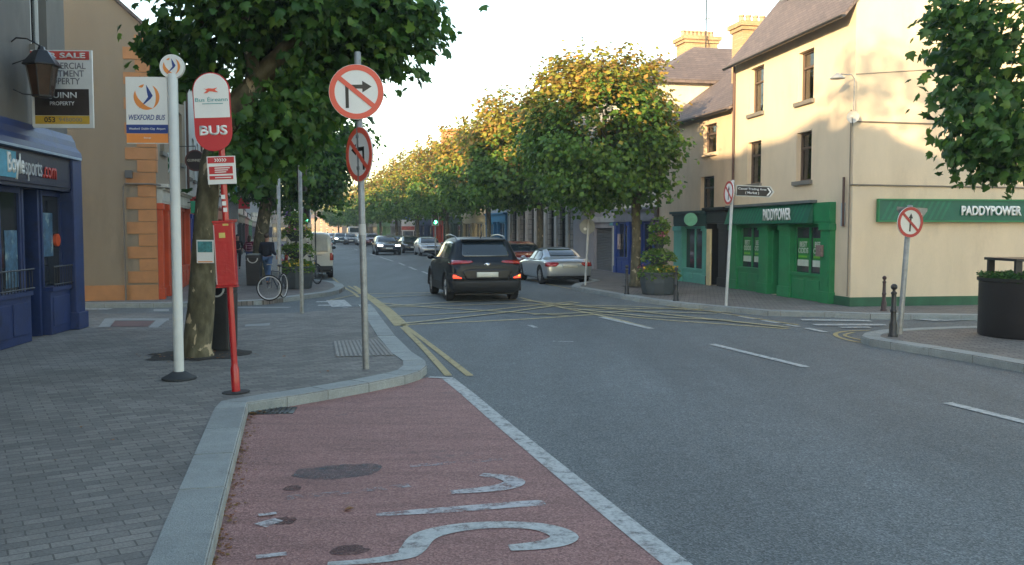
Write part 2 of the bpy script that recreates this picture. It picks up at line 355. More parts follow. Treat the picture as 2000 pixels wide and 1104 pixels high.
def kerb(name, pts, wid=.3, side=1, z=KH, gap=.006, ln=.92):
    """row of granite stones whose outer top edge runs along pts; body lies to side"""
    mb = MB(); pts = [Vector((p[0], p[1], 0)) for p in pts]
    # resample
    segs = []; acc = [0]
    for a, b in zip(pts, pts[1:]): acc.append(acc[-1] + (b - a).length)
    def P(s):
        for i in range(len(pts) - 1):
            if s <= acc[i + 1] or i == len(pts) - 2:
                k = (s - acc[i]) / max(1e-6, acc[i + 1] - acc[i]); return pts[i].lerp(pts[i + 1], k)
    s = 0; rnd = random.Random(3)
    while s < acc[-1] - .05:
        nx = [x for x in acc if x > s + .2]
        e = min(s + ln * rnd.uniform(.85, 1.1), acc[-1])
        if nx and nx[0] < e: e = nx[0]
        a, b = P(s), P(e)
        d = (b - a).normalized(); nrm = Vector((-d.y, d.x, 0)) * side; a = a - nrm * .006; b = b - nrm * .006
        def NR(q):  # mitred-ish normal
            i0 = P(max(0, q - .12)); i1 = P(min(acc[-1], q + .12)); dd = (i1 - i0).normalized(); return Vector((-dd.y, dd.x, 0)) * side
        n0, n1 = NR(s), NR(e); g = d * gap; j = rnd.uniform(-.003, .003); c = .018
        top = [a + g, b - g, b - g + n1 * wid, a + g + n0 * wid]
        base = [(p.x, p.y, -.1) for p in top]
        mid = [(top[0].x, top[0].y, z - c), (top[1].x, top[1].y, z - c), (top[2].x, top[2].y, z + j), (top[3].x, top[3].y, z + j)]
        t2 = [(top[0] + n0 * c), (top[1] + n1 * c)]
        vs = base + mid + [(t2[0].x, t2[0].y, z + j), (t2[1].x, t2[1].y, z + j)]
        mb.add(vs, [(0, 1, 5, 4), (4, 5, 9, 8), (8, 9, 6, 7), (1, 2, 6, 9, 5), (3, 0, 4, 8, 7), (2, 3, 7, 6)])
        s = e
    return struct(mb.build(name, GRAN))
# left near pavement
k1 = [(340, 1400), (402, 1104), (440, 950), (483, 786), (560, 774), (640, 761), (720, 747), (790, 733), (820, 724), (833, 713), (830, 703), (806, 688), (772, 655), (748, 624), (732, 602), (724, 594)]
K1 = G(k1); K1[0] = K1[1] + (K1[1] - K1[2]).normalized() * 10
far1 = G([(700, 598), (640, 606), (564, 611), (462, 613), (300, 612), (137, 612)])
slab('pavement', K1 + far1 + [Vector((-20, 19.4, 0)), Vector((-20, -8, 0))], PAVE)
kerb('kerb', K1, .31, 1)
# left far pavement
k2 = [(137, 592), (300, 592), (440, 590), (520, 586), (600, 576), (645, 570), (665, 565), (673, 559), (668, 554), (655, 550)]
K2 = G(k2); K2f = [Vector((-8.6, 34.6, 0)), Vector((-9.3, 37, 0)), Vector((-16.5, 70, 0)), Vector((-31.5, 130, 0)), Vector((-33.5, 170, 0)), Vector((-42, 220, 0))]
slab('pavement', K2 + K2f + [Vector((-75, 220, 0)), Vector((-45, 130, 0)), Vector((-30, 70, 0)), Vector((-25, 24, 0))], PAVE2)
kerb('kerb', K2 + K2f, .3, 1)
# right far pavement
k3 = [(2300, 622), (1960, 616), (1700, 613), (1600, 609), (1500, 607), (1420, 600), (1330, 592), (1250, 582), (1180, 570), (1115, 559), (1122, 554)]
K3 = G(k3); K3f = [Vector((2.9, 32.0, 0)), Vector((1.2, 40, 0)), Vector((-5.8, 68, 0)), Vector((-28, 150, 0)), Vector((-47, 220, 0))]
slab('pavement', K3 + K3f + [Vector((-30, 220, 0)), Vector((0, 120, 0)), Vector((30, 60, 0)), Vector((40, 20, 0))], PAVE2)
kerb('kerb', K3 + K3f, .3, -1)
# right near island
k4 = [(2500, 800), (2000, 711), (1900, 693), (1800, 677), (1740, 668), (1700, 662), (1682, 656), (1688, 650), (1720, 644), (1800, 640), (1925, 636), (2400, 640)]
K4 = G(k4); K4[0] = K4[1] + (K4[1] - K4[3]).normalized() * 16
slab('pavement', K4 + [Vector((30, 14, 0)), Vector((25, -6, 0))], PAVE2)
kerb('kerb', K4, .3, -1)
# bus bay
bay = [gp(x, y) for x, y in [(398, 1130), (480, 800), (560, 786), (640, 773), (720, 759), (800, 745), (838, 737), (868, 741), (905, 768), (970, 826), (1100, 932), (1240, 1043), (1345, 1125)]]
dl = (bay[0] - bay[1]).normalized(); dr = (bay[-1] - bay[-3]).normalized()
bay = [bay[0] + dl * 9] + bay + [bay[-1] + dr * 8]
sheet('bus_bay', bay, .004, REDT)
YEL = worn('yellow_line_paint', (.44, .35, .16), .36, 5); WHT = worn('white_line_paint', (.50, .51, .49), .40, 9)
WHT2 = worn('worn_white_paint', (.52, .5, .5), .46, 7, soft=.08); YBX = worn('box_paint', (.46, .39, .22), .38, 4)
def stroke(mb, pts, wid, z=.008):
    P = [q if isinstance(q, Vector) else gp(q[0], q[1]) for q in pts]
    if not hasattr(wid, '__len__'): wid = [wid] * len(P)
    if len(P) > 3 and not isinstance(pts[0], Vector):
        Q = []; V_ = []; n_ = len(P)
        for i in range(n_ - 1):
            a, b, c, d = P[max(0, i - 1)], P[i], P[i + 1], P[min(n_ - 1, i + 2)]
            for k in range(5):
                t = k / 5.; Q.append(.5 * ((2 * b) + (c - a) * t + (2 * a - 5 * b + 4 * c - d) * t * t + (3 * b - a - 3 * c + d) * t ** 3)); V_.append(wid[i] * (1 - t) + wid[i + 1] * t)
        P = Q + [P[-1]]; wid = V_ + [wid[-1]]
    vs = []
    for i, p in enumerate(P):
        d = (P[min(i + 1, len(P) - 1)] - P[max(0, i - 1)]).normalized(); n = Vector((-d.y, d.x, 0)) * wid[i] / 2
        vs += [(p.x + n.x, p.y + n.y, z), (p.x - n.x, p.y - n.y, z)]
    mb.add(vs, [(2 * i, 2 * i + 1, 2 * i + 3, 2 * i + 2) for i in range(len(P) - 1)])
def mark(name, strokes, mat, z=.008):
    mb = MB()
    for i_, (pts, wd) in enumerate(strokes): stroke(mb, pts, wd, z + .0014 * i_)
    return struct(mb.build(name, mat))
W = .15
bl = [gp(x, y) for x, y in [(876, 741), (915, 772), (985, 832), (1112, 936), (1252, 1049), (1322, 1104)]]
bl.append(bl[-1] + (bl[-1] - bl[-3]).normalized() * 6)
mb = MB(); stroke(mb, bl, .16); stroke(mb, [(838, 738), (884, 740)], .1, .0110); struct(mb.build('bay_line', WHT))
# lettering on the bay
mark('bay_lettering', [([(1350, 1104), (1350, 1104)], .01),
    ([(640, 1104), (720, 1099), (790, 1088), (806, 1076), (830, 1050), (885, 1035), (960, 1028), (1040, 1030), (1085, 1040), (1102, 1052), (1085, 1062), (1045, 1069), (995, 1073)], [.05, .08, .12, .16, .17, .15, .13, .13, .16, .18, .16, .13, .10])], WHT, .0085)
mark('bay_lettering', [([(735, 1008), (800, 1003), (860, 999), (940, 993), (1000, 988), (1064, 984)], [.06, .1, .12, .13, .13, .13]),
    ([(880, 964), (930, 960), (975, 955), (1000, 948), (1003, 941), (980, 934), (940, 929)], [.09, .12, .15, .17, .16, .12, .08]),
    ([(508, 1030), (545, 1018)], [.12, .1]), ([(500, 1092), (560, 1085)], .06), ([(505, 1010), (540, 1006)], .05)], WHT2, .0085)
WHT3 = worn('faded_white_paint', (.40, .36, .37), .56, 6, soft=.08)
mark('bay_lettering', [([(800, 912), (900, 905), (980, 898)], .09), ([(560, 975), (700, 962), (800, 950)], .1)], WHT3, .0082)
mb = MB(); 
def blot(px, py, rx, ry, mat, z=.0078, seed=1):
    r = random.Random(seed); c = gp(px, py); pts = []
    for k in range(26):
        t = 2 * math.pi * k / 26; q = r.uniform(.85, 1.12); pts.append((c.x + rx * q * math.cos(t), c.y + ry * q * math.sin(t)))
    return sheet('road_stain', pts, z, mat)
blot(682, 1077, .11, .09, worn('dark_stain', (.10, .045, .042), .46, 14, soft=.16), seed=2)
blot(556, 1019, .08, .08, MC['dark_stain'], seed=3); blot(572, 955, .07, .07, MC['dark_stain'], seed=4)
mark('tar_patch', [([(575, 925), (640, 925), (700, 918), (735, 908)], [.2, .42, .4, .1])], worn('blue_tar_patch', (.10, .105, .115), .52, 9, soft=.2), .0066)
# double yellow lines left
mark('yellow_lines', [([(918, 735), (862, 691), (808, 650), (787, 635)], .1),
    ([(876, 735), (845, 700), (815, 668), (786, 640)], .1)], YEL)
mark('yellow_lines', [([(785, 637), (757, 608), (737, 592), (722, 581), (706, 569), (692, 559)], [.3, .28, .26, .24, .16, .1])], YEL, .008)
mark('yellow_lines', [([(700, 581), (690, 572), (672, 562), (660, 552), (652, 545), (640, 537)], .09), ([(706, 575), (695, 567), (680, 559)], .09), ([(705, 573), (690, 577), (640, 588)], .06)], YEL)
# box junction
mark('box_junction', [([(722, 574), (845, 572), (1015, 574)], .17), ([(783, 635), (900, 630), (1060, 622), (1170, 614)], .155), ([(1170, 614), (1300, 626), (1540, 643)], .14),
    ([(1015, 582), (1090, 600), (1185, 620), (1270, 642)], .115),
    ([(750, 601), (870, 598), (1010, 594), (1110, 600), (1340, 605)], .125), ([(770, 618), (900, 612), (1040, 598), (1120, 590)], .125), ([(722, 583), (810, 578), (850, 577)], .125),
    ([(735, 592), (820, 600), (1000, 611), (1110, 618)], .125), ([(745, 600), (900, 590), (1010, 586)], .125), ([(782, 634), (1000, 610), (1130, 592)], .125),
    ([(1020, 588), (1200, 605), (1540, 641)], .14), ([(1040, 596), (1240, 600), (1430, 612)], .125), ([(1130, 607), (1300, 604), (1400, 606)], .125), ([(1040, 616), (1230, 610), (1400, 614)], .125), ([(1110, 604), (1260, 620), (1430, 628)], .115)], YBX, .006)
# white centre lines
dash = [([(2060, 840), (1850, 788)], W * .9), ([(1575, 718), (1390, 673)], W * .9), ([(1272, 643), (1172, 620)], W), ([(1047, 641), (1033, 636)], .1), ([(1120, 669), (1080, 668)], .05),
        ([(837, 536), (825, 531)], .14), ([(813, 528), (799, 522)], .14), ([(790, 519), (779, 514)], .14), ([(768, 511), (743, 503)], .14), ([(733, 500), (722, 496.5)], .14), ([(714, 494), (705, 491.5)], .14), ([(698, 489), (692, 487)], .14), ([(640, 506), (615, 512)], .01)]
mark('centre_line', dash, WHT)
# right side lines
mark('yellow_lines', [([(1990, 724), (1900, 708), (1800, 690), (1720, 676), (1670, 668), (1640, 660), (1632, 653), (1650, 648), (1700, 646)], .08), ([(1975, 716), (1800, 683), (1700, 668), (1660, 660), (1650, 655), (1668, 650)], .07),
    ([(1420, 606), (1330, 598), (1250, 588), (1170, 574), (1090, 560), (1030, 545), (1000, 537)], .08), ([(1560, 636), (1470, 622), (1400, 611), (1300, 598)], .08)], YEL)
mark('give_way_lines', [([(1408, 612), (1430, 616)], .14), ([(1445, 619), (1475, 624)], .14), ([(1490, 627), (1520, 632)], .14), ([(1535, 635), (1560, 639)], .14), ([(1575, 642), (1612, 650)], .14),
    ([(1560, 617), (1660, 620)], .3), ([(1565, 626), (1700, 628)], .3), ([(1590, 636), (1730, 636)], .3), ([(1640, 641), (1700, 641)], .2), ([(1765, 622), (1835, 628)], .35), ([(1840, 628), (1925, 625)], .12), ([(1600, 612), (1680, 613)], .2)], WHT)
# side street left markings
mark('give_way_lines', [([(618, 590), (640, 590)], .3), ([(622, 597), (650, 597)], .3), ([(655, 587), (668, 600)], .5), ([(668, 602), (705, 603)], .1)], WHT)
PALE = M('pale_paving', (.27, .28, .27), .8, var=.12, scale=6, fine=.15)
def psheet(lst, z=KH, mat=PALE, name='pale_paving'): return sheet(name, [gp(x, y, KH) for x, y in lst], z, mat)
mark('give_way_lines', [([(137, 604), (215, 604)], .35)], WHT, .006)
mark('crossing_paving', [([(462, 601), (566, 601)], .35)], PALE, .006)
psheet([(205, 622), (228, 622), (215, 639), (192, 639)]); psheet([(228, 622), (330, 622), (330, 626), (226, 626)]); psheet([(304, 626), (326, 626), (308, 640), (290, 640)])
psheet([(225, 627), (302, 627), (288, 638), (214, 638)], mat=M('red_paving', (.15, .085, .08), .8, var=.15), name='red_paving')
psheet([(480, 634), (528, 631), (526, 636), (478, 638)])
psheet([(300, 604), (330, 603), (330, 608), (300, 608)], mat=PALE)
# tactile paving: ribs
tp = [gp(x, y, KH) for x, y in [(650, 667), (742, 663), (770, 694), (655, 697)]]
sheet('tactile_paving', tp, KH + .001, M('tactile_slab', (.17, .165, .155), .8, var=.15))
mb = MB()
for i in range(13):
    k = (i + .5) / 13; a = tp[0].lerp(tp[1], k); b = tp[3].lerp(tp[2], k); d = (b - a).normalized(); n = Vector((-d.y, d.x, 0)) * .022
    z0, z1 = KH + .0015, KH + .008
    mb.add([(a + n)[:2] + (z0,), (a - n)[:2] + (z0,), (b - n)[:2] + (z0,), (b + n)[:2] + (z0,), (a + n * .6)[:2] + (z1,), (a - n * .6)[:2] + (z1,), (b - n * .6)[:2] + (z1,), (b + n * .6)[:2] + (z1,)],
           [(0, 1, 2, 3), (4, 5, 6, 7), (0, 1, 5, 4), (1, 2, 6, 5), (2, 3, 7, 6), (3, 0, 4, 7)])
struct(mb.build('tactile_ribs', M('tactile_rib', (.26, .25, .23), .8, var=.15)))
# soil round the near tree
def soil(px, py, rx, ry, seed):
    r = random.Random(seed); c = gp(px, py, KH); pts = []
    for k in range(30):
        t = 2 * math.pi * k / 30; q = r.uniform(.8, 1.15); pts.append((c.x + rx * q * math.cos(t), c.y + ry * q * math.sin(t)))
    return sheet('tree_pit_soil', pts, KH + .002, M('soil', (.035, .028, .022), .95, var=.5, scale=9, bump=.6))
soil(385, 693, .72, .62, 5); soil(1245, 560, .5, .5, 6)
# drain grate
def grate(c, rz, label):
    e = empty('drain_grate', c, rz, label, 'drain grate'); f = MB(); f.box(-.26, .26, -.17, .17, .001, .006); f.build('frame', BLACK, e)
    b = MB()
    for i in range(9): b.box(-.23 + i * .052, -.205 + i * .052, -.14, .14, .006, .014)
    b.build('bars', M('cast_iron', (.07, .07, .07), .6, metal=.4), e); return e
g = gp(527, 804); grate((g.x, g.y, .005), R(6), 'dark cast iron drain grate in the corner of the red bus bay')
# leaf litter
LIT = leafmat('litter_leaf', [(.16, .07, .025), (.22, .10, .03), (.10, .05, .02)], [(.25, .16, .05), (.3, .1, .03)], .5)
mb = MB(); rnd = random.Random(11)
def leafat(x, y, z, s):
    a = rnd.uniform(0, 6.28); pts = []
    for k in range(7):
        t = a + 2 * math.pi * k / 7; q = s * (1 if k % 2 else .55); pts.append((x + q * math.cos(t), y + q * math.sin(t), z + rnd.uniform(0, .4) * s))
    pts.append((x, y, z + .3 * s)); mb.add(pts, [(k, (k + 1) % 7, 7) for k in range(7)])
for i in range(260):
    k = rnd.random(); a = gp(484, 800).lerp(gp(400, 1120), k); leafat(a.x + abs(rnd.gauss(0, .05)) + .02, a.y, .008, rnd.uniform(.006, .022))
for i in range(140):
    k = rnd.random() ** 2; a = gp(486, 800).lerp(gp(835, 735), k); leafat(a.x + rnd.gauss(0, .02), a.y - abs(rnd.gauss(0, .05)), .008, rnd.uniform(.008, .026))
for px, py in [(593, 779), (620, 776), (600, 777), (500, 800), (512, 793), (520, 800), (507, 806), (540, 796), (495, 810), (505, 798), (515, 808), (680, 998)]:
    a = gp(px, py); leafat(a.x, a.y, .01, rnd.uniform(.03, .05))
for px, py in [(625, 728), (555, 697), (640, 726), (300, 740), (160, 835), (220, 860), (108, 900), (330, 708), (470, 690)]:
    a = gp(px, py, KH); leafat(a.x, a.y, KH + .004, rnd.uniform(.015, .04))
for i in range(60):
    c = gp(385, 693, KH); leafat(c.x + rnd.gauss(0, .35), c.y + rnd.gauss(0, .3), KH + .006, rnd.uniform(.015, .035))
for i in range(90):
    a = gp(rnd.uniform(1100, 1500), rnd.uniform(560, 615)); leafat(a.x, a.y, .008, rnd.uniform(.01, .03))
o = mb.build('leaf_litter', LIT, fix=False); tag(o, 'brown fallen leaves scattered along the kerb of the red bus bay and around the tree', 'leaf litter', kind='stuff')
# ------------------------------------------------------------------ buildings
def wallm(name, col, **k):
    d = dict(rough=.85, var=.13, alt=tuple(c * .8 for c in col), altn=.56, altw=.18, scale=1.5, bump=.12, bscale=90, streak=.35, fine=.06); d.update(k); return M(name, col, **d)
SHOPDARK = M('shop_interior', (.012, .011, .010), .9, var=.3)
class Bld:
    def __init__(s, name, label, A, B, H, depth, group=None):
        s.A = Vector((A[0], A[1], 0)); s.B = Vector((B[0], B[1], 0)); s.W = (s.B - s.A).length; s.H = H; s.D = depth
        s.ux = (s.B - s.A).normalized(); s.uy = Vector((-s.ux.y, s.ux.x, 0))
        s.root = empty(name, (A[0], A[1], 0), math.atan2(s.ux.y, s.ux.x), label, 'building', group); s.ops = []
    def loc(s, px, py, off=0.):
        d = ray(px, py); o = Vector((0, 0, EYE)) - (s.A + s.uy * off)
        t = -o.dot(s.uy) / d.dot(s.uy); p = Vector((0, 0, EYE)) + d * t
        return (p - s.A).dot(s.ux), p.z
    def px(s, x0, x1, yt, yb, ref=None):
        a = s.loc(x0, 450)[0]; b = s.loc(x1, 450)[0]; r = x1 if ref is None else ref
        return (min(a, b), max(a, b), s.loc(r, yb)[1], s.loc(r, yt)[1])
    def hole(s, x0, x1, z0, z1): s.ops.append((x0, x1, z0, z1))
    def wall(s, mat, rise=0., rev=.2, revmat=None, gablefront=False):
        mb = MB(); W, H, D = s.W, s.H, s.D
        xs = sorted(set([0, W] + [v for o in s.ops for v in o[:2]])); zs = sorted(set([0, H] + [v for o in s.ops for v in o[2:]]))
        for i in range(len(xs) - 1):
            for j in range(len(zs) - 1):
                cx, cz = (xs[i] + xs[i + 1]) / 2, (zs[j] + zs[j + 1]) / 2
                if any(o[0] < cx < o[1] and o[2] < cz < o[3] for o in s.ops): continue
                mb.add([(xs[i], 0, zs[j]), (xs[i + 1], 0, zs[j]), (xs[i + 1], 0, zs[j + 1]), (xs[i], 0, zs[j + 1])], [(0, 1, 2, 3)])
        for x0, x1, z0, z1 in s.ops:
            r = rev
            mb.add([(x0, 0, z0), (x1, 0, z0), (x1, 0, z1), (x0, 0, z1), (x0, r, z0), (x1, r, z0), (x1, r, z1), (x0, r, z1)], [(0, 1, 5, 4), (1, 2, 6, 5), (2, 3, 7, 6), (3, 0, 4, 7)])
        side = [(0, 0), (0, H)] + ([(D / 2, H + rise)] if rise else []) + [(D, H), (D, 0)]
        for x in (0, W): mb.add([(x, y, z) for y, z in side], [tuple(range(len(side)))])
        mb.add([(0, D, 0), (W, D, 0), (W, D, H), (0, D, H)], [(0, 1, 2, 3)])
        if not rise: mb.add([(0, 0, H), (W, 0, H), (W, D, H), (0, D, H)], [(0, 1, 2, 3)])
        s.rise = rise
        return mb.build('wall', mat, s.root, fix=False)
    def roof(s, mat=SLATE, over=.25, verge=.06, th=.1):
        D, H, r = s.D, s.H, s.rise; k = r / (D / 2)
        mb = MB(); e = -over
        mb.prism([(e, H + k * e + .02), (D / 2, H + r + .02), (D + over, H + k * e + .02), (D + over, H + k * e + .02 + th), (D / 2, H + r + .02 + th), (e, H + k * e + .02 + th)], -verge, s.W + verge, 'yz')
        s.rf = mb.build('roof', mat, s.root)
        g = MB(); g.prism(circ(e - .05, H + k * e + .05, .06, 10, 180, 360), -verge, s.W + verge, 'yz'); g.build('gutter', BLACK, s.root)
        return s.rf
    def chimney(s, x, w, h, mat=ORCH, d=.7, pots=4, y=None, potmat=None):
        y = s.D / 2 if y is None else y; z0 = s.H + s.rise - .9 if y == s.D / 2 else s.H + s.rise * (1 - abs(y - s.D / 2) / (s.D / 2)) - .6
        z1 = s.H + s.rise + h
        mb = MB(); mb.box(x - w / 2, x + w / 2, y - d / 2, y + d / 2, z0, z1)
        mb.box(x - w / 2 - .07, x + w / 2 + .07, y - d / 2 - .07, y + d / 2 + .07, z1 - .28, z1 - .16)
        mb.box(x - w / 2 - .13, x + w / 2 + .13, y - d / 2 - .13, y + d / 2 + .13, z1 - .157, z1)
        mb.mi = 1
        for i in range(pots):
            u = (i + .5) / pots
            p = (x - w / 2 + w * u, y) if w > d else (x, y - d / 2 + d * u)
            mb.lathe([(.12, 0), (.1, .05), (.085, .22), (.11, .24), (.11, .3)], 10, (p[0], p[1], z1 + .002))
        return mb.build('chimney', [mat, potmat or M('clay_pot', (.4, .28, .18), .8)], s.rf)
    def window(s, x0, x1, z0, z1, frame=None, style='transom', rev=.2, sill=True, sillmat=None, hole=True, curtain=None):
        if hole: s.hole(x0, x1, z0, z1)
        f = frame or M('brown_window_frame', (.10, .065, .045), .5); mb = MB(); t = .05; y0, y1 = rev - .07, rev
        mb.box(x0, x0 + t, y0, y1, z0, z1); mb.box(x1 - t, x1, y0, y1, z0, z1); mb.box(x0 + t, x1 - t, y0, y1, z0, z0 + t); mb.box(x0 + t, x1 - t, y0, y1, z1 - t, z1)
        if style in ('transom', 'cross'): zt = z0 + (z1 - z0) * .68; mb.box(x0 + t, x1 - t, y0, y1, zt - .025, zt + .025)
        if style == 'sash': zt = (z0 + z1) / 2; mb.box(x0 + t, x1 - t, y0, y1, zt - .025, zt + .025)
        if style in ('cross', 'mullion'): xm = (x0 + x1) / 2; mb.box(xm - .025, xm + .025, y0 + .003, y1 - .003, z0 + t, z1 - t)
        wf = mb.build('window', f, s.root)
        pn = MB(); pn.box(x0 + t, x1 - t, rev - .03, rev - .024, z0 + t, z1 - t); pn.build('pane', GLASST, wf)
        cu = MB(); rr = random.Random(int((x0 + z0) * 97)); cw = (x1 - x0 - .1) * rr.uniform(.2, .34); nf = 7
        for a_, b_ in ((x0 + t, x0 + t + cw), (x1 - t - cw, x1 - t)):
            q_ = [(a_ + (b_ - a_) * i / nf, rev - .008 + (.012 if i % 2 else 0)) for i in range(nf + 1)]
            cu.add([(x, y, z0 + t) for x, y in q_] + [(x, y, z1 - t) for x, y in q_], [(i, i + 1, i + nf + 2, i + nf + 1) for i in range(nf)])
        cu.build('curtain', M(*rr.choice([('curtain_tan', (.38, .25, .13), .9), ('curtain_cream', (.5, .45, .36), .9), ('curtain_grey', (.3, .3, .3), .9)])), wf, smooth=False, fix=False)
        if rr.random() < .35:
            bl_ = MB(); bl_.box(x0 + t, x1 - t, rev - .016, rev - .012, z1 - (z1 - z0) * rr.uniform(.25, .5), z1 - t); bl_.build('roller_blind', M('blind_cream', (.45, .42, .35), .9), wf)
        bk = MB(); bk.add([(x0 - .2, rev + .12, z0 - .2), (x1 + .2, rev + .12, z0 - .2), (x1 + .2, rev + .12, z1 + .2), (x0 - .2, rev + .12, z1 + .2)], [(0, 1, 2, 3)]); bk.build('dark_backing', SHOPDARK, wf)  # near-black sheet: darkness of the unlit room put into its colour
        if sill:
            sl = MB(); sl.box(x0 - .08, x1 + .08, -.09, .02, z0 - .1, z0 - .002); sl.build('window_sill', sillmat or M('stone_sill', (.16, .15, .13), .8), s.root)
        return wf
    def shop(s, x0, x1, fz0, fz1, mat, segs, base=.12, stall=.6, fmat=None, cornice=True, proud=.12, door_in=.6, doormat=None, glass=None, head=None):
        """timber shopfront: segs = list of (kind, a, b), kind in pwd"""
        s.hole(x0 + .01, x1 - .01, base, fz0); zh = head or fz0
        mb = MB(); mb.box(x0, x1, -proud, .01, fz0, fz0 + .06)
        frame = MB()
        for kd, a, b in segs:
            if kd == 'p':
                frame.box(a, b, -proud, .2, base, fz0 - .001); frame.box(a - .03, b + .03, -proud - .03, .01, base, base + .28); frame.box(a - .03, b + .03, -proud - .04, .01, fz0 - .16, fz0 - .004)
                if b - a > .2: frame.box(a + .06, b - .06, -proud - .012, -proud + .01, base + .42, fz0 - .3)
            if kd == 'w':
                frame.box(a, b, -proud + .05, .12, base, base + stall); frame.box(a, b, -proud + .01, .1, base + stall, base + stall + .07)
                n = max(1, int(round((b - a) / .9)))
                for i in range(n):
                    q0 = a + (b - a) * i / n + .08; q1 = a + (b - a) * (i + 1) / n - .08; frame.box(q0, q1, -proud + .03, -proud + .06, base + .14, base + stall - .1)
                frame.box(a, b, 0, .08, zh - .09, fz0 - .001 if head is None else fz0 - .001)
                frame.box(a, a + .06, 0, .08, base + stall + .07, zh - .09); frame.box(b - .06, b, 0, .08, base + stall + .07, zh - .09)
                for i in range(1, n): xm = a + (b - a) * i / n; frame.box(xm - .03, xm + .03, 0, .08, base + stall + .07, zh - .09)
                gl = MB(); gl.box(a + .03, b - .03, .04, .048, base + stall + .03, zh - .05); gl.build('shop_window', glass or GLASS, s.root)
            if kd == 'd':
                dm = MB(); yy = door_in
                dm.box(a + .03, b - .03, yy, yy + .05, base + .02, zh - .35); dm.box(a + .14, b - .14, yy - .015, yy + .02, base + 1.0, zh - .5); dm.box(a + .14, b - .14, yy - .015, yy + .02, base + .2, base + .85)
                dr = dm.build('door', doormat or mat, s.root, bevel=.01)
                hd = MB(); hd.tube([(a + .12, yy - .05, base + .95), (a + .12, yy - .05, base + 1.2)], .012, 8); hd.build('handle', GALV, dr)
                frame.box(a - .04, a + .03, -.0, yy + .05, base, fz0 - .001); frame.box(b - .03, b + .04, -.0, yy + .05, base, fz0 - .001); frame.box(a, b, yy, yy + .06, zh - .34, fz0 - .001)
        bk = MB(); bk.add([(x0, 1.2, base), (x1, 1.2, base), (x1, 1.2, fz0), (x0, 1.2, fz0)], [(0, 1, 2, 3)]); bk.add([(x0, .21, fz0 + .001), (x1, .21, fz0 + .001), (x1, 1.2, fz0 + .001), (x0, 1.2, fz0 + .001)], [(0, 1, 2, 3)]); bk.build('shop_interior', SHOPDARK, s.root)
        frame.build('shopfront', mat, s.root, bevel=.008)
        mb.box(x0, x1, -proud - .02, -.001, fz0 + .06, fz1)
        if cornice: mb.box(x0 - .05, x1 + .05, -proud - .16, .0, fz1, fz1 + .09); mb.box(x0, x1, -proud - .08, .0, fz1 - .06, fz1 - .002)
        return mb.build('fascia', fmat or mat, s.root, bevel=.006)
    def downpipe(s, x, z1=None, mat=None, y=-.06):
        mb = MB(); mb.tube([(x, y, .15), (x, y, (z1 or s.H) - .1)], .04, 8); mb.build('downpipe', mat or M('brown_pipe', (.08, .04, .03), .6), s.root)
RP = [(20.95, 7.93), (27.8, 6.85), (31, 6.1), (40, 4.0), (68, -3), (150, -25), (230, -47)]
LP = [(23.07, -9.12), (42, -14.0), (70, -21), (130, -37.5), (170, -37.6), (215, -44)]
def PX(T, Y):
    for (a, xa), (b, xb) in zip(T, T[1:]):
        if Y <= b or (b, xb) == T[-1]: return xa + (xb - xa) * (Y - a) / (b - a)
# ---- betting shop with the cream gable (right)
CREAM = wallm('cream_render', (.64, .52, .37), var=.08, alt=(.52, .42, .30), altn=.56, altw=.2)
GREEN = M('green_shop_paint', (.012, .185, .065), .5, var=.2, bump=.06)
GRN2 = M('dark_green_fascia', (.008, .10, .06), .5, var=.15)
DKG = M('dark_green_plinth', (.02, .09, .045), .7, var=.25)
b = Bld('corner_betting_shop', 'cream three storey corner betting shop with a bright green shopfront and a broad blank gable', (6.85, 27.8), (7.93, 20.95), 7.15, 8.6)
P = b
for x0, x1, yt, yb in [(1461, 1487, 127, 218), (1553, 1583.5, 95, 194), (1457.5, 1484, 274, 358), (1552.6, 1582, 255, 352)]:
    b.window(*b.px(x0, x1, yt, yb), style='transom', frame=M('brown_window_frame', (.10, .065, .045), .5))
xs = [b.loc(p, 450)[0] for p in (1434, 1448, 1491, 1509, 1531, 1553, 1613, 1632)]
fz0 = b.loc(1618, 437)[1]; fz1 = b.loc(1625, 395)[1]
b.shop(0.02, xs[7], fz0, fz1, GREEN, [('p', .02, xs[1]), ('w', xs[1], xs[2]), ('p', xs[2], xs[3]), ('d', xs[3], xs[4]), ('p', xs[4], xs[5]), ('w', xs[5], xs[6]), ('p', xs[6], xs[7])], stall=.62, cornice=False, fmat=GREEN, doormat=GREEN, proud=.14, door_in=.9)
b.wall(CREAM, rise=5.2); b.roof(over=.3)
# striped sloping fascia panel
mb = MB(); n = 26; x1f = b.loc(1600, 450)[0]
mb.prism([(-.17, fz0 + .02), (-.34, fz0 + .02), (-.2, fz1 - .02), (-.17, fz1 - .02)], .1, x1f, 'yz'); fp = mb.build('fascia_panel', GRN2, b.root)
mb = MB()
for i in range(n):
    a = .12 + (x1f - .35) * i / n; q = .11
    mb.add([(a, -.348, fz0 + .03), (a + q, -.348, fz0 + .03), (a + q + .14, -.208, fz1 - .03), (a + .14, -.208, fz1 - .03)], [(0, 1, 2, 3)])
mb.build('stripes', M('bright_stripe', (.01, .14, .075), .5), fp, fix=False)
mb = MB(); mb.box(.05, x1f + .1, -.3, -.12, fz1, fz1 + .07); mb.build('lead_flashing', M('lead', (.1, .12, .12), .7), b.root)
a0 = b.loc(1490, 450, -.36)[0]; a1 = b.loc(1544, 450, -.36)[0]
t = text('PADDYPOWER', SIGNW, b.root, a0, a1, fz0 + .1, fz1 - .1, -.37, bold=.03, th=.008)
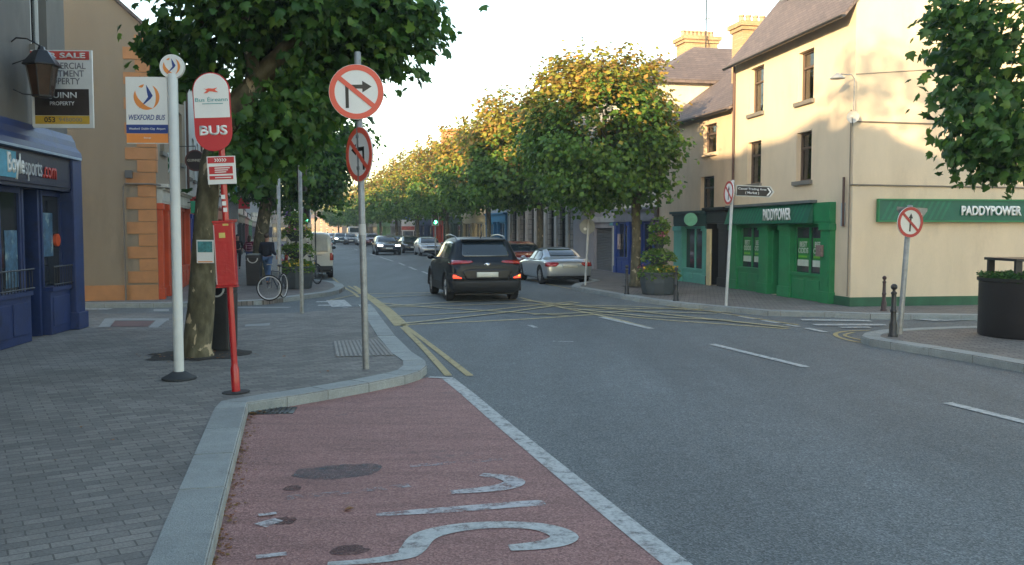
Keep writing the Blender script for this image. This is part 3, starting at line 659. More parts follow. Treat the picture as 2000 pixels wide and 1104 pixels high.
# posters in windows
PG = M('poster_green', (.02, .20, .04), .5); PW = M('poster_white', (.5, .56, .48), .5)
for (u0, u1), zz in (((xs[1], xs[2]), 0), ((xs[5], xs[6]), 0)):
    nn = max(1, int(round((u1 - u0) / .9))); z0 = .12 + .62 + .1; z1 = fz0 - .12
    nn = 2
    for i in range(nn):
        q0 = u0 + (u1 - u0) * i / nn + .12; q1 = u0 + (u1 - u0) * (i + 1) / nn - .1; hh = z1 - z0
        mb = MB(); mb.box(q0, q1, .032, .036, z0 + hh * .12, z0 + hh * .78); po = mb.build('poster', PG, b.root)
        mb = MB(); mb.box(q0, q1, .026, .03, z0 + hh * .12, z0 + hh * .27); mb.build('white_panel', PW, po)
        text('BEST\nODDS', PW, po, q0 + .03, q1 - .02, z0 + hh * .42, z0 + hh * .7, .024, bold=.03, th=.003)
        mb = MB(); mb.box(q0 + .05, q1 - .08, .024, .03, z0 + hh * .32, z0 + hh * .365); mb.build('lime_band', M('poster_lime', (.15, .4, .03), .5), po)
# notice box on the end pilaster
mb = MB(); z = b.loc(1616, 490)[1]; q = b.loc(1616, 450)[0]; mb.box(q - .12, q + .14, -.24, -.165, z - .14, z + .14); mb.build('notice_box', M('box_grey', (.2, .14, .13), .5, var=.4, scale=20), b.root, bevel=.01)
# plinth, gable string line, gable sign, pipes
W_ = b.W
mb = MB(); mb.box(xs[7] + .002, W_ + .03, -.03, .0, .1, .33); mb.box(W_ + .0, W_ + .03, 0, b.D, .1, .33); mb.build('plinth', DKG, b.root)
mb = MB(); mb.tube([(W_ + .03, .0, 4.42), (W_ + .03, 2, 4.40), (W_ + .03, b.D, 4.30)], .016, 6); mb.tube([(W_ + .03, .0, 2.96), (W_ + .03, b.D, 2.88)], .018, 6)
mb.tube([(W_ - .1, -.03, 2.96), (W_ + .03, .0, 2.96)], .018, 6); mb.tube([(W_ - .09, -.03, .35), (W_ - .09, -.03, 4.7)], .014, 6); mb.tube([(W_ + .03, .0, 5.5), (W_ + .03, 3.0, 5.75)], .007, 5); mb.build('cable', M('cable_grey', (.2, .17, .13), .8), b.root)
mb = MB(); mb.tube([(W_ - .28, -.07, 2.0), (W_ - .28, -.07, 3.15)], .03, 6); mb.build('vent_pipe', M('brown_pipe', (.08, .04, .03), .6), b.root)
mb = MB(); mb.box(W_ - .45, W_ - .3, -.035, -.002, 2.0, 2.55); mb.build('meter_box', M('meter_box', (.35, .42, .45), .5), b.root)
b.downpipe(.06, 7.0)
def gable_sign():
    e = empty('gable_fascia_sign', (b.B.x, b.B.y, 0), b.root.rotation_euler.z + R(90), 'long dark green betting shop sign board on the blank cream gable', 'sign')
    y = -.1; s0 = .62; z0, z1 = 2.13, 2.6; s1 = 5.2
    m = MB(); m.box(s0, s1, y, -.032, z0, z1); bd = m.build('board', GRN2, e)
    m = MB()
    m.box(s0 - .03, s1, y - .03, -.034, z1, z1 + .035); m.box(s0 - .03, s1, y - .03, -.034, z0 - .035, z0); m.box(s0 - .03, s0, y - .03, -.034, z0, z1); m.build('frame', GREEN, e)
    m = MB()
    for i in range(30):
        a = s0 + .05 + i * .15
        if 2.2 < a < 4.3:
            if m.v: m.build('fascia_stripes', M('bright_stripe', (.01, .14, .075), .5), bd, fix=False); m = MB()
            continue
        m.add([(a, y - .004, z0 + .02), (a + .07, y - .004, z0 + .02), (a + .3, y - .004, z1 - .02), (a + .23, y - .004, z1 - .02)], [(0, 1, 2, 3)])
    m.build('fascia_stripes', M('bright_stripe', (.01, .14, .075), .5), bd, fix=False)
    def lx(px): return b_x(px)
    k = 20.95 / F
    def b_x(px):
        d = ray(px, 410); n = b.ux; t = (b.B - Vector((0, 0, EYE))).dot(n) / d.dot(n); p = Vector((0, 0, EYE)) + d * t; return (p - b.B).dot(b.uy)
    text('PADDYPOWER', SIGNW, e, b_x(1871), b_x(1987), z0 + .12, z1 - .12, y - .05, bold=.03, th=.03)
gable_sign()
# ---- things on the betting shop: floodlight arm, satellite dish
zf = 1.9 + (450 - 158) / F * 21.0
e = empty('floodlight', (7.80, 20.75, 4.75), 0, 'small floodlight on a bent arm fixed to the corner of the cream building', 'floodlight')
mb = MB(); mb.tube([(.04, 0, -.1), (.04, 0, .62), (-.02, 0, .7), (-.28, -.02, .72)], .014, 6); mb.build('arm', GALV, e)
mb = MB(); mb.lathe([(.03, 0), (.16, -.1), (.17, -.13), (.0, -.12)], 14, (-.36, -.03, .74)); mb.build('lamp_head', M('pale_plastic', (.45, .45, .42), .5), e, smooth=True)
e = empty('satellite_dish', (7.84, 20.78, 4.38), R(-25), 'small round satellite dish on the corner of the cream building', 'satellite dish')
mb = MB(); mb.lathe([(.0, .03), (.07, .02), (.14, -.02), (.14, -.035), (.07, 0), (.0, .01)], 20, (0, 0, .12), 'y'); mb.build('dish', M('pale_plastic', (.45, .45, .42), .5), e, smooth=True)
mb = MB(); mb.tube([(0, 0, -.08), (0, -.2, .0), (0, -.26, .1)], .012, 6); mb.box(-.03, .03, -.3, -.24, .07, .13); mb.build('receiver', GALV, e)
# ---- low building beside it (teal shop + black and cream doorway)
PEACH = wallm('peach_render', (.56, .43, .30))
b2 = Bld('peach_shop_building', 'peach rendered two storey building with a teal shop, left of the green betting shop', (PX(RP, 33.6), 33.6), (6.84, 27.85), 5.72, 7.2)
b = b2
b.window(*b.px(1372, 1397, 240, 297), style='transom', sillmat=PEACH); b.window(*b.px(1367.5, 1393.5, 343, 411), style='transom', frame=M('dark_window_frame', (.03, .035, .035), .5), sill=False)
TEAL = M('teal_shop_paint', (.10, .36, .30), .5, var=.12); BLK = M('black_shop_paint', (.012, .012, .013), .45)
q = [b.loc(p, 450)[0] for p in (1322, 1338, 1344, 1378, 1386, 1391, 1400, 1410, 1424, 1431)]
f0 = b.loc(1350, 442)[1]; f1 = b.loc(1350, 418)[1]
b.shop(max(.02, q[0]), q[4], f0, f1, TEAL, [('p', max(.02, q[0]), q[1]), ('w', q[1] , q[3]), ('p', q[3], q[4])], stall=.42, fmat=M('teal_dark_fascia', (.02, .06, .06), .5))
b.shop(q[4] + .02, b.W - .1, f0 + .08, f1 + .08, BLK, [('p', q[4] + .02, q[4] + .12), ('d', q[4] + .12, q[7]), ('p', q[7], b.W - .1)], fmat=BLK, doormat=BLK)
mb = MB(); a = q[5]; mb.box(a, a + (q[6] - a) * .9, -.2, -.15, .12, f0 - .1); mb.build('cream_column', M('cream_gloss', (.6, .5, .28), .5), b.root, bevel=.01)
b.wall(PEACH, rise=2.6); b.roof(over=.2)
b.downpipe(.05, 5.6)
# round teal projecting sign
e = empty('round_shop_sign', (b.A + b.ux * (q[3] - .3) + b.uy * -.4 + Vector((0, 0, f1 - .3))), 0, 'round pale green hanging sign over the teal shop', 'sign')
mb = MB(); mb.lathe([(.0, -.03), (.22, -.03), (.22, .03), (.0, .03)], 24, (0, 0, .1), 'y'); mb.build('disc', M('mint_sign', (.16, .5, .33), .5), e)
mb = MB(); mb.tube([(0, 0, .32), (.45, .05, .36)], .012, 6); mb.build('bracket', BLACK, e)
# dress on a form in the teal shop window
# ---- taller white building with hipped roof behind
WHR = wallm('white_render', (.62, .57, .46))
b3 = Bld('white_hipped_building', 'taller white building with a hipped slate roof behind the nearest roadside tree', (PX(RP, 38.6), 38.6), (PX(RP, 33.7), 33.7), 7.55, 8.5)
b = b3
for i in range(2):
    for z in (3.2, 5.6): b.window(.8 + i * 2.2, 1.7 + i * 2.2, z, z + 1.4, style='sash', frame=WHITE)
BLUE = M('royal_blue_paint', (.012, .05, .24), .4, var=.12)
q = [b.loc(p, 450)[0] for p in (1228, 1244, 1252, 1272, 1280, 1312)]
b.shop(.5, b.W - .02, 2.25, 2.7, BLUE, [('p', .5, .75), ('w', .75, 2.1), ('p', 2.1, 2.35), ('d', 2.35, 3.4), ('p', 3.4, 3.6), ('w', 3.6, b.W - .2), ('p', b.W - .2, b.W - .02)], fmat=M('grey_fascia', (.2, .2, .22), .6), doormat=BLUE, door_in=.2)
b.wall(WHR)
def hip(b, rise, over=.3, mat=SLATE):
    W, D, H = b.W, b.D, b.H; o = over; r = D / 2 if W > D else W / 2 * .95
    if W > D: rd = [(D / 2, D / 2), (W - D / 2, D / 2)]
    else: rd = [(W / 2, W / 2), (W / 2, D - W / 2)]
    v = [(-o, -o, H - .05), (W + o, -o, H - .05), (W + o, D + o, H - .05), (-o, D + o, H - .05), (rd[0][0], rd[0][1], H + rise), (rd[1][0], rd[1][1], H + rise)]
    if W > D: f = [(0, 1, 5, 4), (1, 2, 5), (2, 3, 4, 5), (3, 0, 4)]
    else: f = [(0, 1, 4), (1, 2, 5, 4), (2, 3, 5), (3, 0, 4, 5)]
    v += [(x, y, z - .12) for x, y, z in v[:4]]; f += [(0, 6, 7, 1), (1, 7, 8, 2), (2, 8, 9, 3), (3, 9, 6, 0), (6, 9, 8, 7)]
    mb = MB(); mb.add(v, f); b.rf = mb.build('roof', mat, b.root); b.rise = rise; return b.rf
hip(b, 1.75); CHB = brickmat('pale_brick', (.36, .23, .12), (.42, .29, .17), (.26, .2, .13), .22, .075, .01, vert=True, rough=.85); 
def chim_px(b, px, Y, ztop, w_, d_, pots):
    p = at(px, 450, Y); v = Vector((p.x, Y, 0)) - b.A; b.chimney(v.dot(b.ux), w_, ztop - b.H - b.rise, CHB, y=v.dot(b.uy), d=d_, pots=pots)
chim_px(b, 1357, 38.2, 9.95, .9, 1.45, 8); chim_px(b2, 1462, 31.2, 8.95, .8, 1.05, 4)
# ---- grey garage with roller shutter
LIL = wallm('grey_lilac_render', (.30, .30, .33))
b = Bld('garage_building', 'low grey garage building with a ribbed steel roller shutter', (PX(RP, 44), 44), (PX(RP, 38.7), 38.7), 3.1, 7)
q = b.px(1160, 1204, 447, 530, 1204); q = (q[0], q[1], .12, 2.0)
b.hole(*q); b.wall(LIL, rise=0, rev=.3)
mb = MB(); n = 26
for i in range(n):
    z = .12 + (q[3] - .12) * i / n; h = (q[3] - .12) / n; mb.prism([(.16, z), (.12, z + h * .5), (.16, z + h - .002), (.2, z + h - .002), (.2, z)], q[0] + .001, q[1] - .001, 'yz')
mb.build('roller_shutter', M('shutter_steel', (.17, .18, .19), .5, metal=.2), b.root)
mb = MB(); mb.box(q[0] - .3, q[1] + .3, -.1, -.001, 2.25, 2.5); mb.box(-.05, b.W + .05, -.15, .3, 3.1, 3.2); mb.build('lintel', M('pale_lintel', (.4, .41, .41), .8), b.root)
mb = MB(); mb.box(q[1] + .12, q[1] + .5, -.06, -.002, 1.1, 1.75); mb.build('notice_board', M('notice', (.45, .35, .33), .6, var=.5, scale=8), b.root)
mb = MB(); mb.box(q[1] + .05, b.W - .15, -.05, -.002, 2.1, 2.24); mb.build('small_sign', M('teal_sign', (.15, .42, .42), .6), b.root)
# ---- stone building with tall round arches
STONE = brickmat('stone_ashlar', (.20, .195, .18), (.27, .26, .24), (.1, .1, .1), .6, .28, .02, vert=True, rough=.85)
b = Bld('stone_arcade_building', 'grey cut stone building with a row of tall round headed windows behind the tree trunks', (PX(RP, 57), 57), (PX(RP, 44.1), 44.1), 7.8, 9)
n = 6
for i in range(n):
    x = .7 + i * (b.W - 1.4) / n + .55; b.window(x, x + .95, 1.0, 3.3, style='cross', frame=M('dark_window_frame', (.03, .035, .035), .5))
    mb = MB(); c = (x + .475, 3.3); pts = circ(c[0], c[1], .47, 12, 0, 180); mb.prism(pts, -.01, -.004); mb.build('fanlight', GLASS, b.root)
    mb = MB(); o = circ(c[0], c[1], .68, 14, 0, 180); ii = circ(c[0], c[1], .5, 14, 0, 180)
    for k in range(14): mb.prism([o[k], o[k + 1], ii[k + 1], ii[k]], -.09, -.003)
    mb.build('arch', M('pale_stone', (.36, .35, .32), .85), b.root)
    b.window(x + .05, x + .9, 4.9, 6.5, style='sash', frame=WHITE)
b.wall(STONE, rise=2.6); b.roof(); b.chimney(.8, .8, .9, ORCH)
for i in range(n + 1):
    x = .65 + i * (b.W - 1.4) / n; mb = MB(); mb.box(x, x + .35, -.12, -.003, .12, 3.2); mb.build('pilaster', M('pale_stone', (.36, .35, .32), .85), b.root, bevel=.01)
# ---- generic row buildings
SH = {}
def shopmat(nm, c): return M(nm, c, .45, var=.15)
def rowb(T, Y0, Y1, wallname, wallcol, shopname, shopcol, H, nwin, label, rise=2.3, left=False, chim=True, signtxt=None, fasc=None, storeys=2, sm='sash', wf=None):
    A, B_ = ((PX(T, Y1), Y1), (PX(T, Y0), Y0)) if not left else ((PX(T, Y0), Y0), (PX(T, Y1), Y1))
    b = Bld('shop_building', label, A, B_, H, 8); Wd = b.W
    wf = wf or WHITE; top = 3.1
    fh = (H - top - .5) / (storeys - 1) if storeys > 1 else 2
    for s_ in range(storeys - 1):
        z0 = top + .35 + fh * s_
        for i in range(nwin):
            x = Wd * (i + .5) / nwin; b.window(x - .45, x + .45, z0 + .25, z0 + min(1.75, fh - .15), style=sm, frame=wf)
    m_ = shopmat(shopname, shopcol); k = .28; dw = 1.0
    b.shop(.1, Wd - .1, 2.45, 2.95, m_, [('p', .1, .1 + k), ('w', .1 + k, Wd / 2 - dw / 2 - .15), ('p', Wd / 2 - dw / 2 - .15, Wd / 2 - dw / 2), ('d', Wd / 2 - dw / 2, Wd / 2 + dw / 2), ('p', Wd / 2 + dw / 2, Wd / 2 + dw / 2 + .15), ('w', Wd / 2 + dw / 2 + .15, Wd - .1 - k), ('p', Wd - .1 - k, Wd - .1)],
           fmat=shopmat(*fasc) if fasc else m_)
    b.wall(wallm(wallname, wallcol), rise=1.8 if left else rise); b.roof()
    if chim: b.chimney(.7 if not left else Wd - .7, .7, .8, ORCH, d=1.4, pots=0)
    b.downpipe(.05)
    if signtxt: text(signtxt, PW, b.root, Wd * .25, Wd * .75, 2.6, 2.85, -.16, th=.01)
    return b
R_ = [(57.1, 63, 'blue_grey_wall', (.28, .32, .36), 'azure_shop', (.03, .16, .32), 7.6, 3, 'two storey building with an azure blue shopfront, right of the cream fronted one'),
      (63.1, 71, 'buff_wall', (.5, .42, .28), 'buff_shop', (.50, .40, .22), 7.4, 3, 'buff rendered building with a cream shopfront behind the black car'),
      (71.1, 79, 'olive_wall', (.2, .22, .17), 'dark_green_shop', (.02, .05, .035), 8.0, 3, 'building with a dark green shopfront between the cream and the red ones'),
      (79.1, 84, 'rust_wall', (.35, .2, .15), 'red_orange_shop', (.5, .06, .025), 8.2, 2, 'narrow building with an orange red shopfront behind the green traffic light'),
      (84.1, 92, 'stone_wall_a', (.35, .33, .3), 'navy_shop', (.01, .03, .09), 7.6, 3, 'building with a navy blue shopfront left of the orange red one'),
      (92.1, 102, 'grey_wall_a', (.33, .33, .33), 'slate_blue_shop', (.08, .1, .13), 7.8, 3, 'grey building with slate blue shopfront behind the roadside board'),
      (102.1, 114, 'cream_wall_a', (.5, .44, .33), 'grey_shop', (.2, .2, .2), 7.6, 4, 'cream building with a pale grey shopfront far down the right side'),
      (114.1, 128, 'pink_wall_a', (.48, .3, .25), 'lime_shop', (.12, .3, .1), 7.6, 4, 'pink building with a lime green shopfront far down the right side'),
      (128.1, 146, 'cream_wall_b', (.5, .42, .3), 'cream_shop', (.4, .36, .28), 7.4, 5, 'last visible cream building far down the right side')]
for r_ in R_: rowb(RP, *r_)
# brick stack rising above the far trees
e = empty('brick_stack', (PX(RP, 60) + 2.2, 60, 7.6), R(-15), 'broad orange brick chimney stack rising above the row of trees', 'chimney')
e.location = (at(885, 260, 62).x, 62, 7.2)
mb = MB(); mb.box(-.7, .7, -.5, .5, 0, 1.4); mb.box(-.8, .8, -.6, .6, 1.4, 1.58); mb.build('stack', M('red_brick_stack', (.52, .2, .1), .9, var=.2, scale=8), e)
# ---- left: blue betting shop
fa = Vector((-8.09, 16.4, 0)); ne = Vector((-7.74, 13.54, 0)); dd = (fa - ne).normalized(); o_ = fa - dd * 18
GREYW = wallm('grey_stone_wall', (.15, .14, .125), var=.2, scale=2)
b = Bld('blue_betting_shop', 'dark grey building with a deep blue betting shop front on the near left corner', (o_.x, o_.y), (fa.x, fa.y), 8.75, 9)
BS = M('blue_shop_paint', (.012, .030, .115), .5, var=.25, alt=(.009, .018, .06), altn=.55); BN = M('navy_fascia', (.008, .014, .045), .4)
q = [b.loc(p, 450)[0] for p in (-200, -60, 42, 46, 76, 82, 121, 137)]
b.shop(max(.1, q[0] - 4), q[7], 2.58, 3.16, BS, [('p', q[0] - .3, q[0]), ('w', q[0], q[1]), ('p', q[1], q[1] + .2), ('w', q[1] + .2, q[2]), ('d', q[3], q[4]), ('w', q[5], q[6]), ('p', q[6], q[7] - .01)], stall=.74, fmat=BN, cornice=False, proud=.16, doormat=M('blue_door', (.012, .025, .10), .4), door_in=1.0)
w0 = b.loc(72, 450)[0]; w1 = b.loc(103, 450)[0]
b.window(w0, w1, 4.95, 7.2, style='mullion', frame=WHITE, sill=True); b.window(w0 - 3.5, w1 - 3.0, 4.95, 7.2, style='mullion', frame=WHITE)
b.wall(GREYW, rise=1.2); b.roof(over=.15); b.chimney(17.2, 1.0, .5, d=1.0, pots=0)
LB = M('light_blue_strip', (.28, .36, .46), .5)
x0b = q[0] - 4
mb = MB(); mb.box(x0b, q[7] - .1, -.27, -.0, 3.162, 3.2); mb.build('light_strip', LB, b.root)
mb = MB(); mb.prism([(-.001, 3.203), (-.24, 3.203), (-.22, 3.3), (-.14, 3.4), (-.12, 3.5), (-.06, 3.62), (-.001, 3.62)], x0b, q[7] + .02, 'yz'); mb.build('cornice', BS, b.root)
mb = MB(); mb.box(q[6] - .02, q[7] + .02, -.22, -.165, .12, 3.2); mb.box(q[6] - .04, q[7] + .03, -.2, -.001, 3.0, 3.2); mb.box(q[6] - .04, q[7] + .04, -.27, -.001, .12, .42); mb.build('end_pilaster', BS, b.root, bevel=.012)
t0 = b.loc(17, 450, -.18)[0]; t1 = b.loc(80, 450, -.18)[0]; t2 = b.loc(112, 450, -.18)[0]
text('Boyle', SIGNW, b.root, t0, t0 + (t1 - t0) * .5, 2.68, 3.08, -.2, bold=.03, th=.015)
text('sports', M('pale_grey_letter', (.4, .42, .45), .5), b.root, t0 + (t1 - t0) * .52, t1 + .08, 2.68, 3.0, -.2, bold=.0, th=.015)
text('.com', M('red_letter', (.45, .03, .02), .5), b.root, t1 + .12, t2, 2.76, 2.95, -.2, bold=.02, th=.015)
mb = MB(); mb.box(b.loc(-30, 450)[0], b.loc(10, 450)[0], -.19, -.181, 2.7, 3.1); mb.build('logo_panel', M('logo_blue', (.06, .3, .45), .5, alt=(.4, .03, .03), altn=.6, scale=6), b.root)
# window guard rails, posters
for a, c in ((q[1] + .2, q[2]), (q[5], q[6])):
    mb = MB(); mb.tube([(a, -.17, 1.28), (c, -.17, 1.28)], .012, 6); mb.tube([(a, -.17, .98), (c, -.17, .98)], .01, 6)
    k = a + .03
    while k < c: mb.tube([(k, -.17, .94), (k, -.17, 1.3)], .007, 5); k += .11
    mb.build('window_guard', BLACK, b.root)
PB = M('poster_blue', (.05, .12, .2), .4, var=.6, scale=7, alt=(.25, .35, .38), altn=.52)
for a, c, z0, z1 in ((q[5] + .1, q[5] + .1 + (q[6] - q[5]) * .5, 1.45, 2.2), (q[2] - .55, q[2] - .1, 1.0, 1.9), (q[2] - 1.2, q[2] - .8, 1.2, 2.2)):
    mb = MB(); mb.box(a, c, .03, .034, z0, z1); mb.build('poster', PB, b.root)
mb = MB(); zc = b.loc(112, 469)[1]; xc = b.loc(111, 450)[0]; mb.prism(circ(xc, zc, .11, 20), -.02, .03); mb.build('round_sticker', M('orange_sticker', (.55, .08, .02), .5), b.root)
BOY = b
# ---- building behind the camera on the left, casts the evening shade
rowc = Bld('terrace_building', 'terrace of grey houses behind the viewer', (-5.2, -46), (-5.75, -1.7), 8.95, 9)
for i in range(8): rowc.window(2 + i * 5.2, 3 + i * 5.2, 4.6, 6.2, style='sash', frame=WHITE)
rowc.wall(GREYW, rise=1.2); rowc.roof(); 
for i in range(4): rowc.chimney(5 + i * 11.5, .8, .5, d=.9, pots=0)
# ---- left: gable building with orange quoins
u = Vector((-.243, .97, 0)).normalized(); A_ = Vector((-9.12, 23.07, 0)); B_ = A_ + u * 7
TAN = wallm('tan_pebbledash', (.265, .215, .155), bump=.5, bscale=140, var=.07, fine=.18); OQ = M('orange_quoin', (.42, .20, .085), .8, var=.12, bump=.1)
b = Bld('tan_gable_building', 'tan pebbledashed gable end with orange painted quoins and base band', (A_.x, A_.y), (B_.x, B_.y), 6.85, 7)
RS = M('orange_red_paint', (.55, .07, .02), .45)
b.shop(.05, b.W - .1, 2.6, 3.0, RS, [('p', .05, .3), ('d', .35, 1.2), ('p', 1.2, 1.55), ('w', 1.55, 3.8), ('p', 3.8, 4.1), ('w', 4.1, b.W - .4), ('p', b.W - .4, b.W - .1)], fmat=M('cream_fascia', (.5, .48, .42), .6))
for i in range(3):
    b.window(.9 + i * 2.2, 1.8 + i * 2.2, 4.0, 5.6, style='sash', frame=WHITE)
b.wall(TAN, rise=3.2); b.roof(over=.35, verge=.1); b.chimney(6.3, .8, .9, d=1.6)
mb = MB(); z = .55; i = 0
while z < 6.75:
    h = .315; wq = 1.0 if i % 2 == 0 else .72; mb.box(-.022, wq * .0 + .0, 0, wq, z, z + h) if False else mb.box(-.025, -.001, .0, wq - .28, z, z + h - .015)
    mb.box(-.025, .22 if i % 2 else .3, -.025, -.001, z, z + h - .015) if z > 3.2 else None
    z += h; i += 1
mb.build('quoins', OQ, b.root, bevel=.006)
mb = MB(); mb.box(-.03, -.001, 0, 7, .1, .5); mb.build('base_band', OQ, b.root)
mb = MB(); mb.tube([(-.06, .78, .12), (-.06, .78, 3.0), (-.06, .74, 3.08), (-.06, .1, 3.08), (-.06, -.12, 3.05)], .022, 8); mb.build('gable_pipe', M('grey_pipe', (.16, .14, .12), .7), b.root)
mb = MB(); mb.box(-.14, -.002, .55, .72, 3.22, 3.42); mb.build('alarm_box', M('box_dark', (.1, .1, .1), .5), b.root, bevel=.01)
# ---- rest of the left row
Y1 = B_.y + .05; x1_ = B_.x
LP = [(Y1, x1_)] + [p for p in LP if p[0] > 32]
L_ = [(Y1, 35.5, 'lwhite_wall', (.55, .55, .53), 'blue_shop_a', (.015, .05, .35), 7.2, 3, 'white fronted pub building with a blue shopfront behind the near tree trunk'),
      (35.6, 42.5, 'lcream_wall', (.5, .42, .3), 'teal_shop_a', (.02, .1, .11), 6.6, 3, 'cream building with a dark teal shopfront behind the red bus stop pole'),
      (42.6, 50, 'lgrey_wall', (.42, .43, .43), 'red_shop_a', (.45, .03, .025), 6.9, 3, 'pale grey building with a red shopfront behind the walking woman'),
      (50.1, 60, 'lwhite_wall_b', (.6, .58, .52), 'white_shop_a', (.5, .5, .48), 7.0, 4, 'white building with a white shopfront past the red shop'),
      (60.1, 72, 'lbuff_wall', (.4, .33, .24), 'black_shop_a', (.03, .03, .03), 7.0, 4, 'buff building with a black shopfront on the far left side'),
      (72.1, 88, 'lpink_wall', (.5, .36, .3), 'maroon_shop_a', (.2, .02, .03), 6.8, 5, 'pink building with a maroon shopfront on the far left side'),
      (88.1, 110, 'lgrey_wall_b', (.35, .35, .35), 'green_shop_a', (.03, .2, .1), 6.8, 6, 'long grey building with a green shopfront at the far end of the left row'),
      (110.1, 140, 'lcream_wall_b', (.5, .45, .36), 'navy_shop_b', (.02, .03, .1), 6.6, 7, 'cream building second from the end of the left row'),
      (140.1, 168, 'lpink_wall_b', (.33, .26, .22), 'brown_shop_b', (.1, .06, .04), 6.2, 7, 'brownish building at the very end of the left row')]
for i, r_ in enumerate(L_): rowb(LP, *r_, left=True, fasc=[('red_fascia', (.5, .03, .03)), None, None, ('red_fascia_b', (.5, .03, .03)), None, None, None, None, None][i])
# far end building across the bend
END = wallm('pink_stone_wall', (.24, .165, .125))
pa = at(596, 450, 200); pb = at(668, 450, 196)
b = Bld('far_stone_building', 'long stone building with a slate roof closing the end of the street', (pa.x, pa.y), (pb.x, pb.y), 4.7, 8)
for i in range(5):
    b.window(.7 + i * 1.6, 1.4 + i * 1.6, 3.0, 4.2, style='sash', frame=WHITE, sill=False); b.window(.7 + i * 1.6, 1.4 + i * 1.6, .9, 2.3, style='sash', frame=WHITE, sill=False)
b.wall(END); hip(b, 2.1)
# ------------------------------------------------------------------ trees and plants
def leaf_lobed(s=1.):
    out = [(0, 0), (.34, .02), (.50, .22), (.36, .34), (.52, .62), (.22, .58), (0, 1.0), (-.22, .58), (-.52, .62), (-.36, .34), (-.50, .22), (-.34, .02)]
    v = [(0, .35, .10)] + [(x, y, -.22 * abs(x) - .12 * y * y) for x, y in out]; n = len(out)
    return np.array(v), [(0, 1 + i, 1 + (i + 1) % n) for i in range(n)]
def leaf_simple():
    v = np.array([(0, 0, 0), (.42, .45, -.1), (0, 1, -.1), (-.42, .45, -.1), (0, .5, .06)])
    return v, [(0, 1, 4), (1, 2, 4), (2, 3, 4), (3, 0, 4)]
def leaves(name, pos, size, mat, parent, tmpl, rng, up=.5, outc=None, kind=None, svar=.35):
    v, f = tmpl; n = len(pos); pos = np.asarray(pos)
    nrm = rng.normal(size=(n, 3)); nrm[:, 2] = np.abs(nrm[:, 2]) + up
    if outc is not None: o = pos - np.asarray(outc); nrm += 1.0 * o / (np.linalg.norm(o, axis=1, keepdims=True) + 1e-6)
    nrm /= np.linalg.norm(nrm, axis=1, keepdims=True)
    t = rng.normal(size=(n, 3)); t[:, 2] -= .7; t -= nrm * (t * nrm).sum(1, keepdims=True); t /= np.linalg.norm(t, axis=1, keepdims=True); b = np.cross(t, nrm)
    s = size * rng.uniform(1 - svar, 1 + svar, n)
    V = pos[:, None, :] + s[:, None, None] * (v[None, :, 0, None] * b[:, None, :] + v[None, :, 1, None] * t[:, None, :] + v[None, :, 2, None] * nrm[:, None, :])
    k = len(v); fa = np.array(f); FA = (np.arange(n)[:, None, None] * k + fa[None]).reshape(-1, 3)
    me = bpy.data.meshes.new(name); V = V.reshape(-1, 3)
    me.vertices.add(len(V)); me.vertices.foreach_set('co', V.ravel()); me.loops.add(FA.size); me.loops.foreach_set('vertex_index', FA.ravel())
    me.polygons.add(len(FA)); me.polygons.foreach_set('loop_start', np.arange(len(FA)) * 3); me.update(calc_edges=True); me.validate()
    me.materials.append(mat); o = bpy.data.objects.new(name, me); C.objects.link(o); o.parent = parent
    if kind: o['kind'] = kind
    return o
def bark():
    m, t, p = new_mat('plane_bark'); N = t.nodes; L = t.links
    tc = N.new('ShaderNodeTexCoord'); n = N.new('ShaderNodeTexNoise'); n.inputs['Scale'].default_value = 9; n.inputs['Detail'].default_value = 8
    mp = N.new('ShaderNodeMapping'); mp.inputs['Scale'].default_value = (1, 1, .5); L.new(tc.outputs['Object'], mp.inputs[0]); L.new(mp.outputs[0], n.inputs['Vector'])
    rp = N.new('ShaderNodeValToRGB'); e = rp.color_ramp.elements; e[0].position = .3; e[0].color = (.05, .044, .028, 1); e[1].position = .7; e[1].color = (.17, .15, .095, 1); e.new(.5).color = (.095, .085, .048, 1); L.new(n.outputs['Fac'], rp.inputs[0])
    v = N.new('ShaderNodeTexNoise'); v.inputs['Scale'].default_value = 7.5; v.inputs['Detail'].default_value = 3; v.inputs['Distortion'].default_value = .6; L.new(mp.outputs[0], v.inputs['Vector'])
    r = N.new('ShaderNodeMapRange'); r.inputs[1].default_value = .625; r.inputs[2].default_value = .65; L.new(v.outputs['Fac'], r.inputs[0])
    mx = N.new('ShaderNodeMix'); mx.data_type = 'RGBA'; L.new(r.outputs[0], mx.inputs[0]); L.new(rp.outputs[0], mx.inputs[6]); mx.inputs[7].default_value = (.42, .34, .22, 1)
    L.new(mx.outputs[2], p.inputs['Base Color']); p.inputs['Roughness'].default_value = .9
    b = N.new('ShaderNodeBump'); b.inputs['Strength'].default_value = .7; b.inputs['Distance'].default_value = .03; L.new(n.outputs['Fac'], b.inputs['Height']); L.new(b.outputs[0], p.inputs['Normal'])
    return m
BARK = bark()
GR = [(.022, .07, .016), (.042, .12, .024), (.08, .185, .03), (.035, .10, .024), (.15, .27, .04)]
AU = [(.34, .32, .04), (.27, .29, .04), (.42, .29, .05), (.36, .18, .05), (.24, .29, .04)]
LF_NEAR = leafmat('near_leaf', GR, AU, .0, .6)
LF_AUT = leafmat('autumn_leaf', [(.035, .10, .016), (.08, .18, .025), (.14, .26, .035), (.055, .13, .022), (.2, .31, .04)], AU, .34, .45, .40)
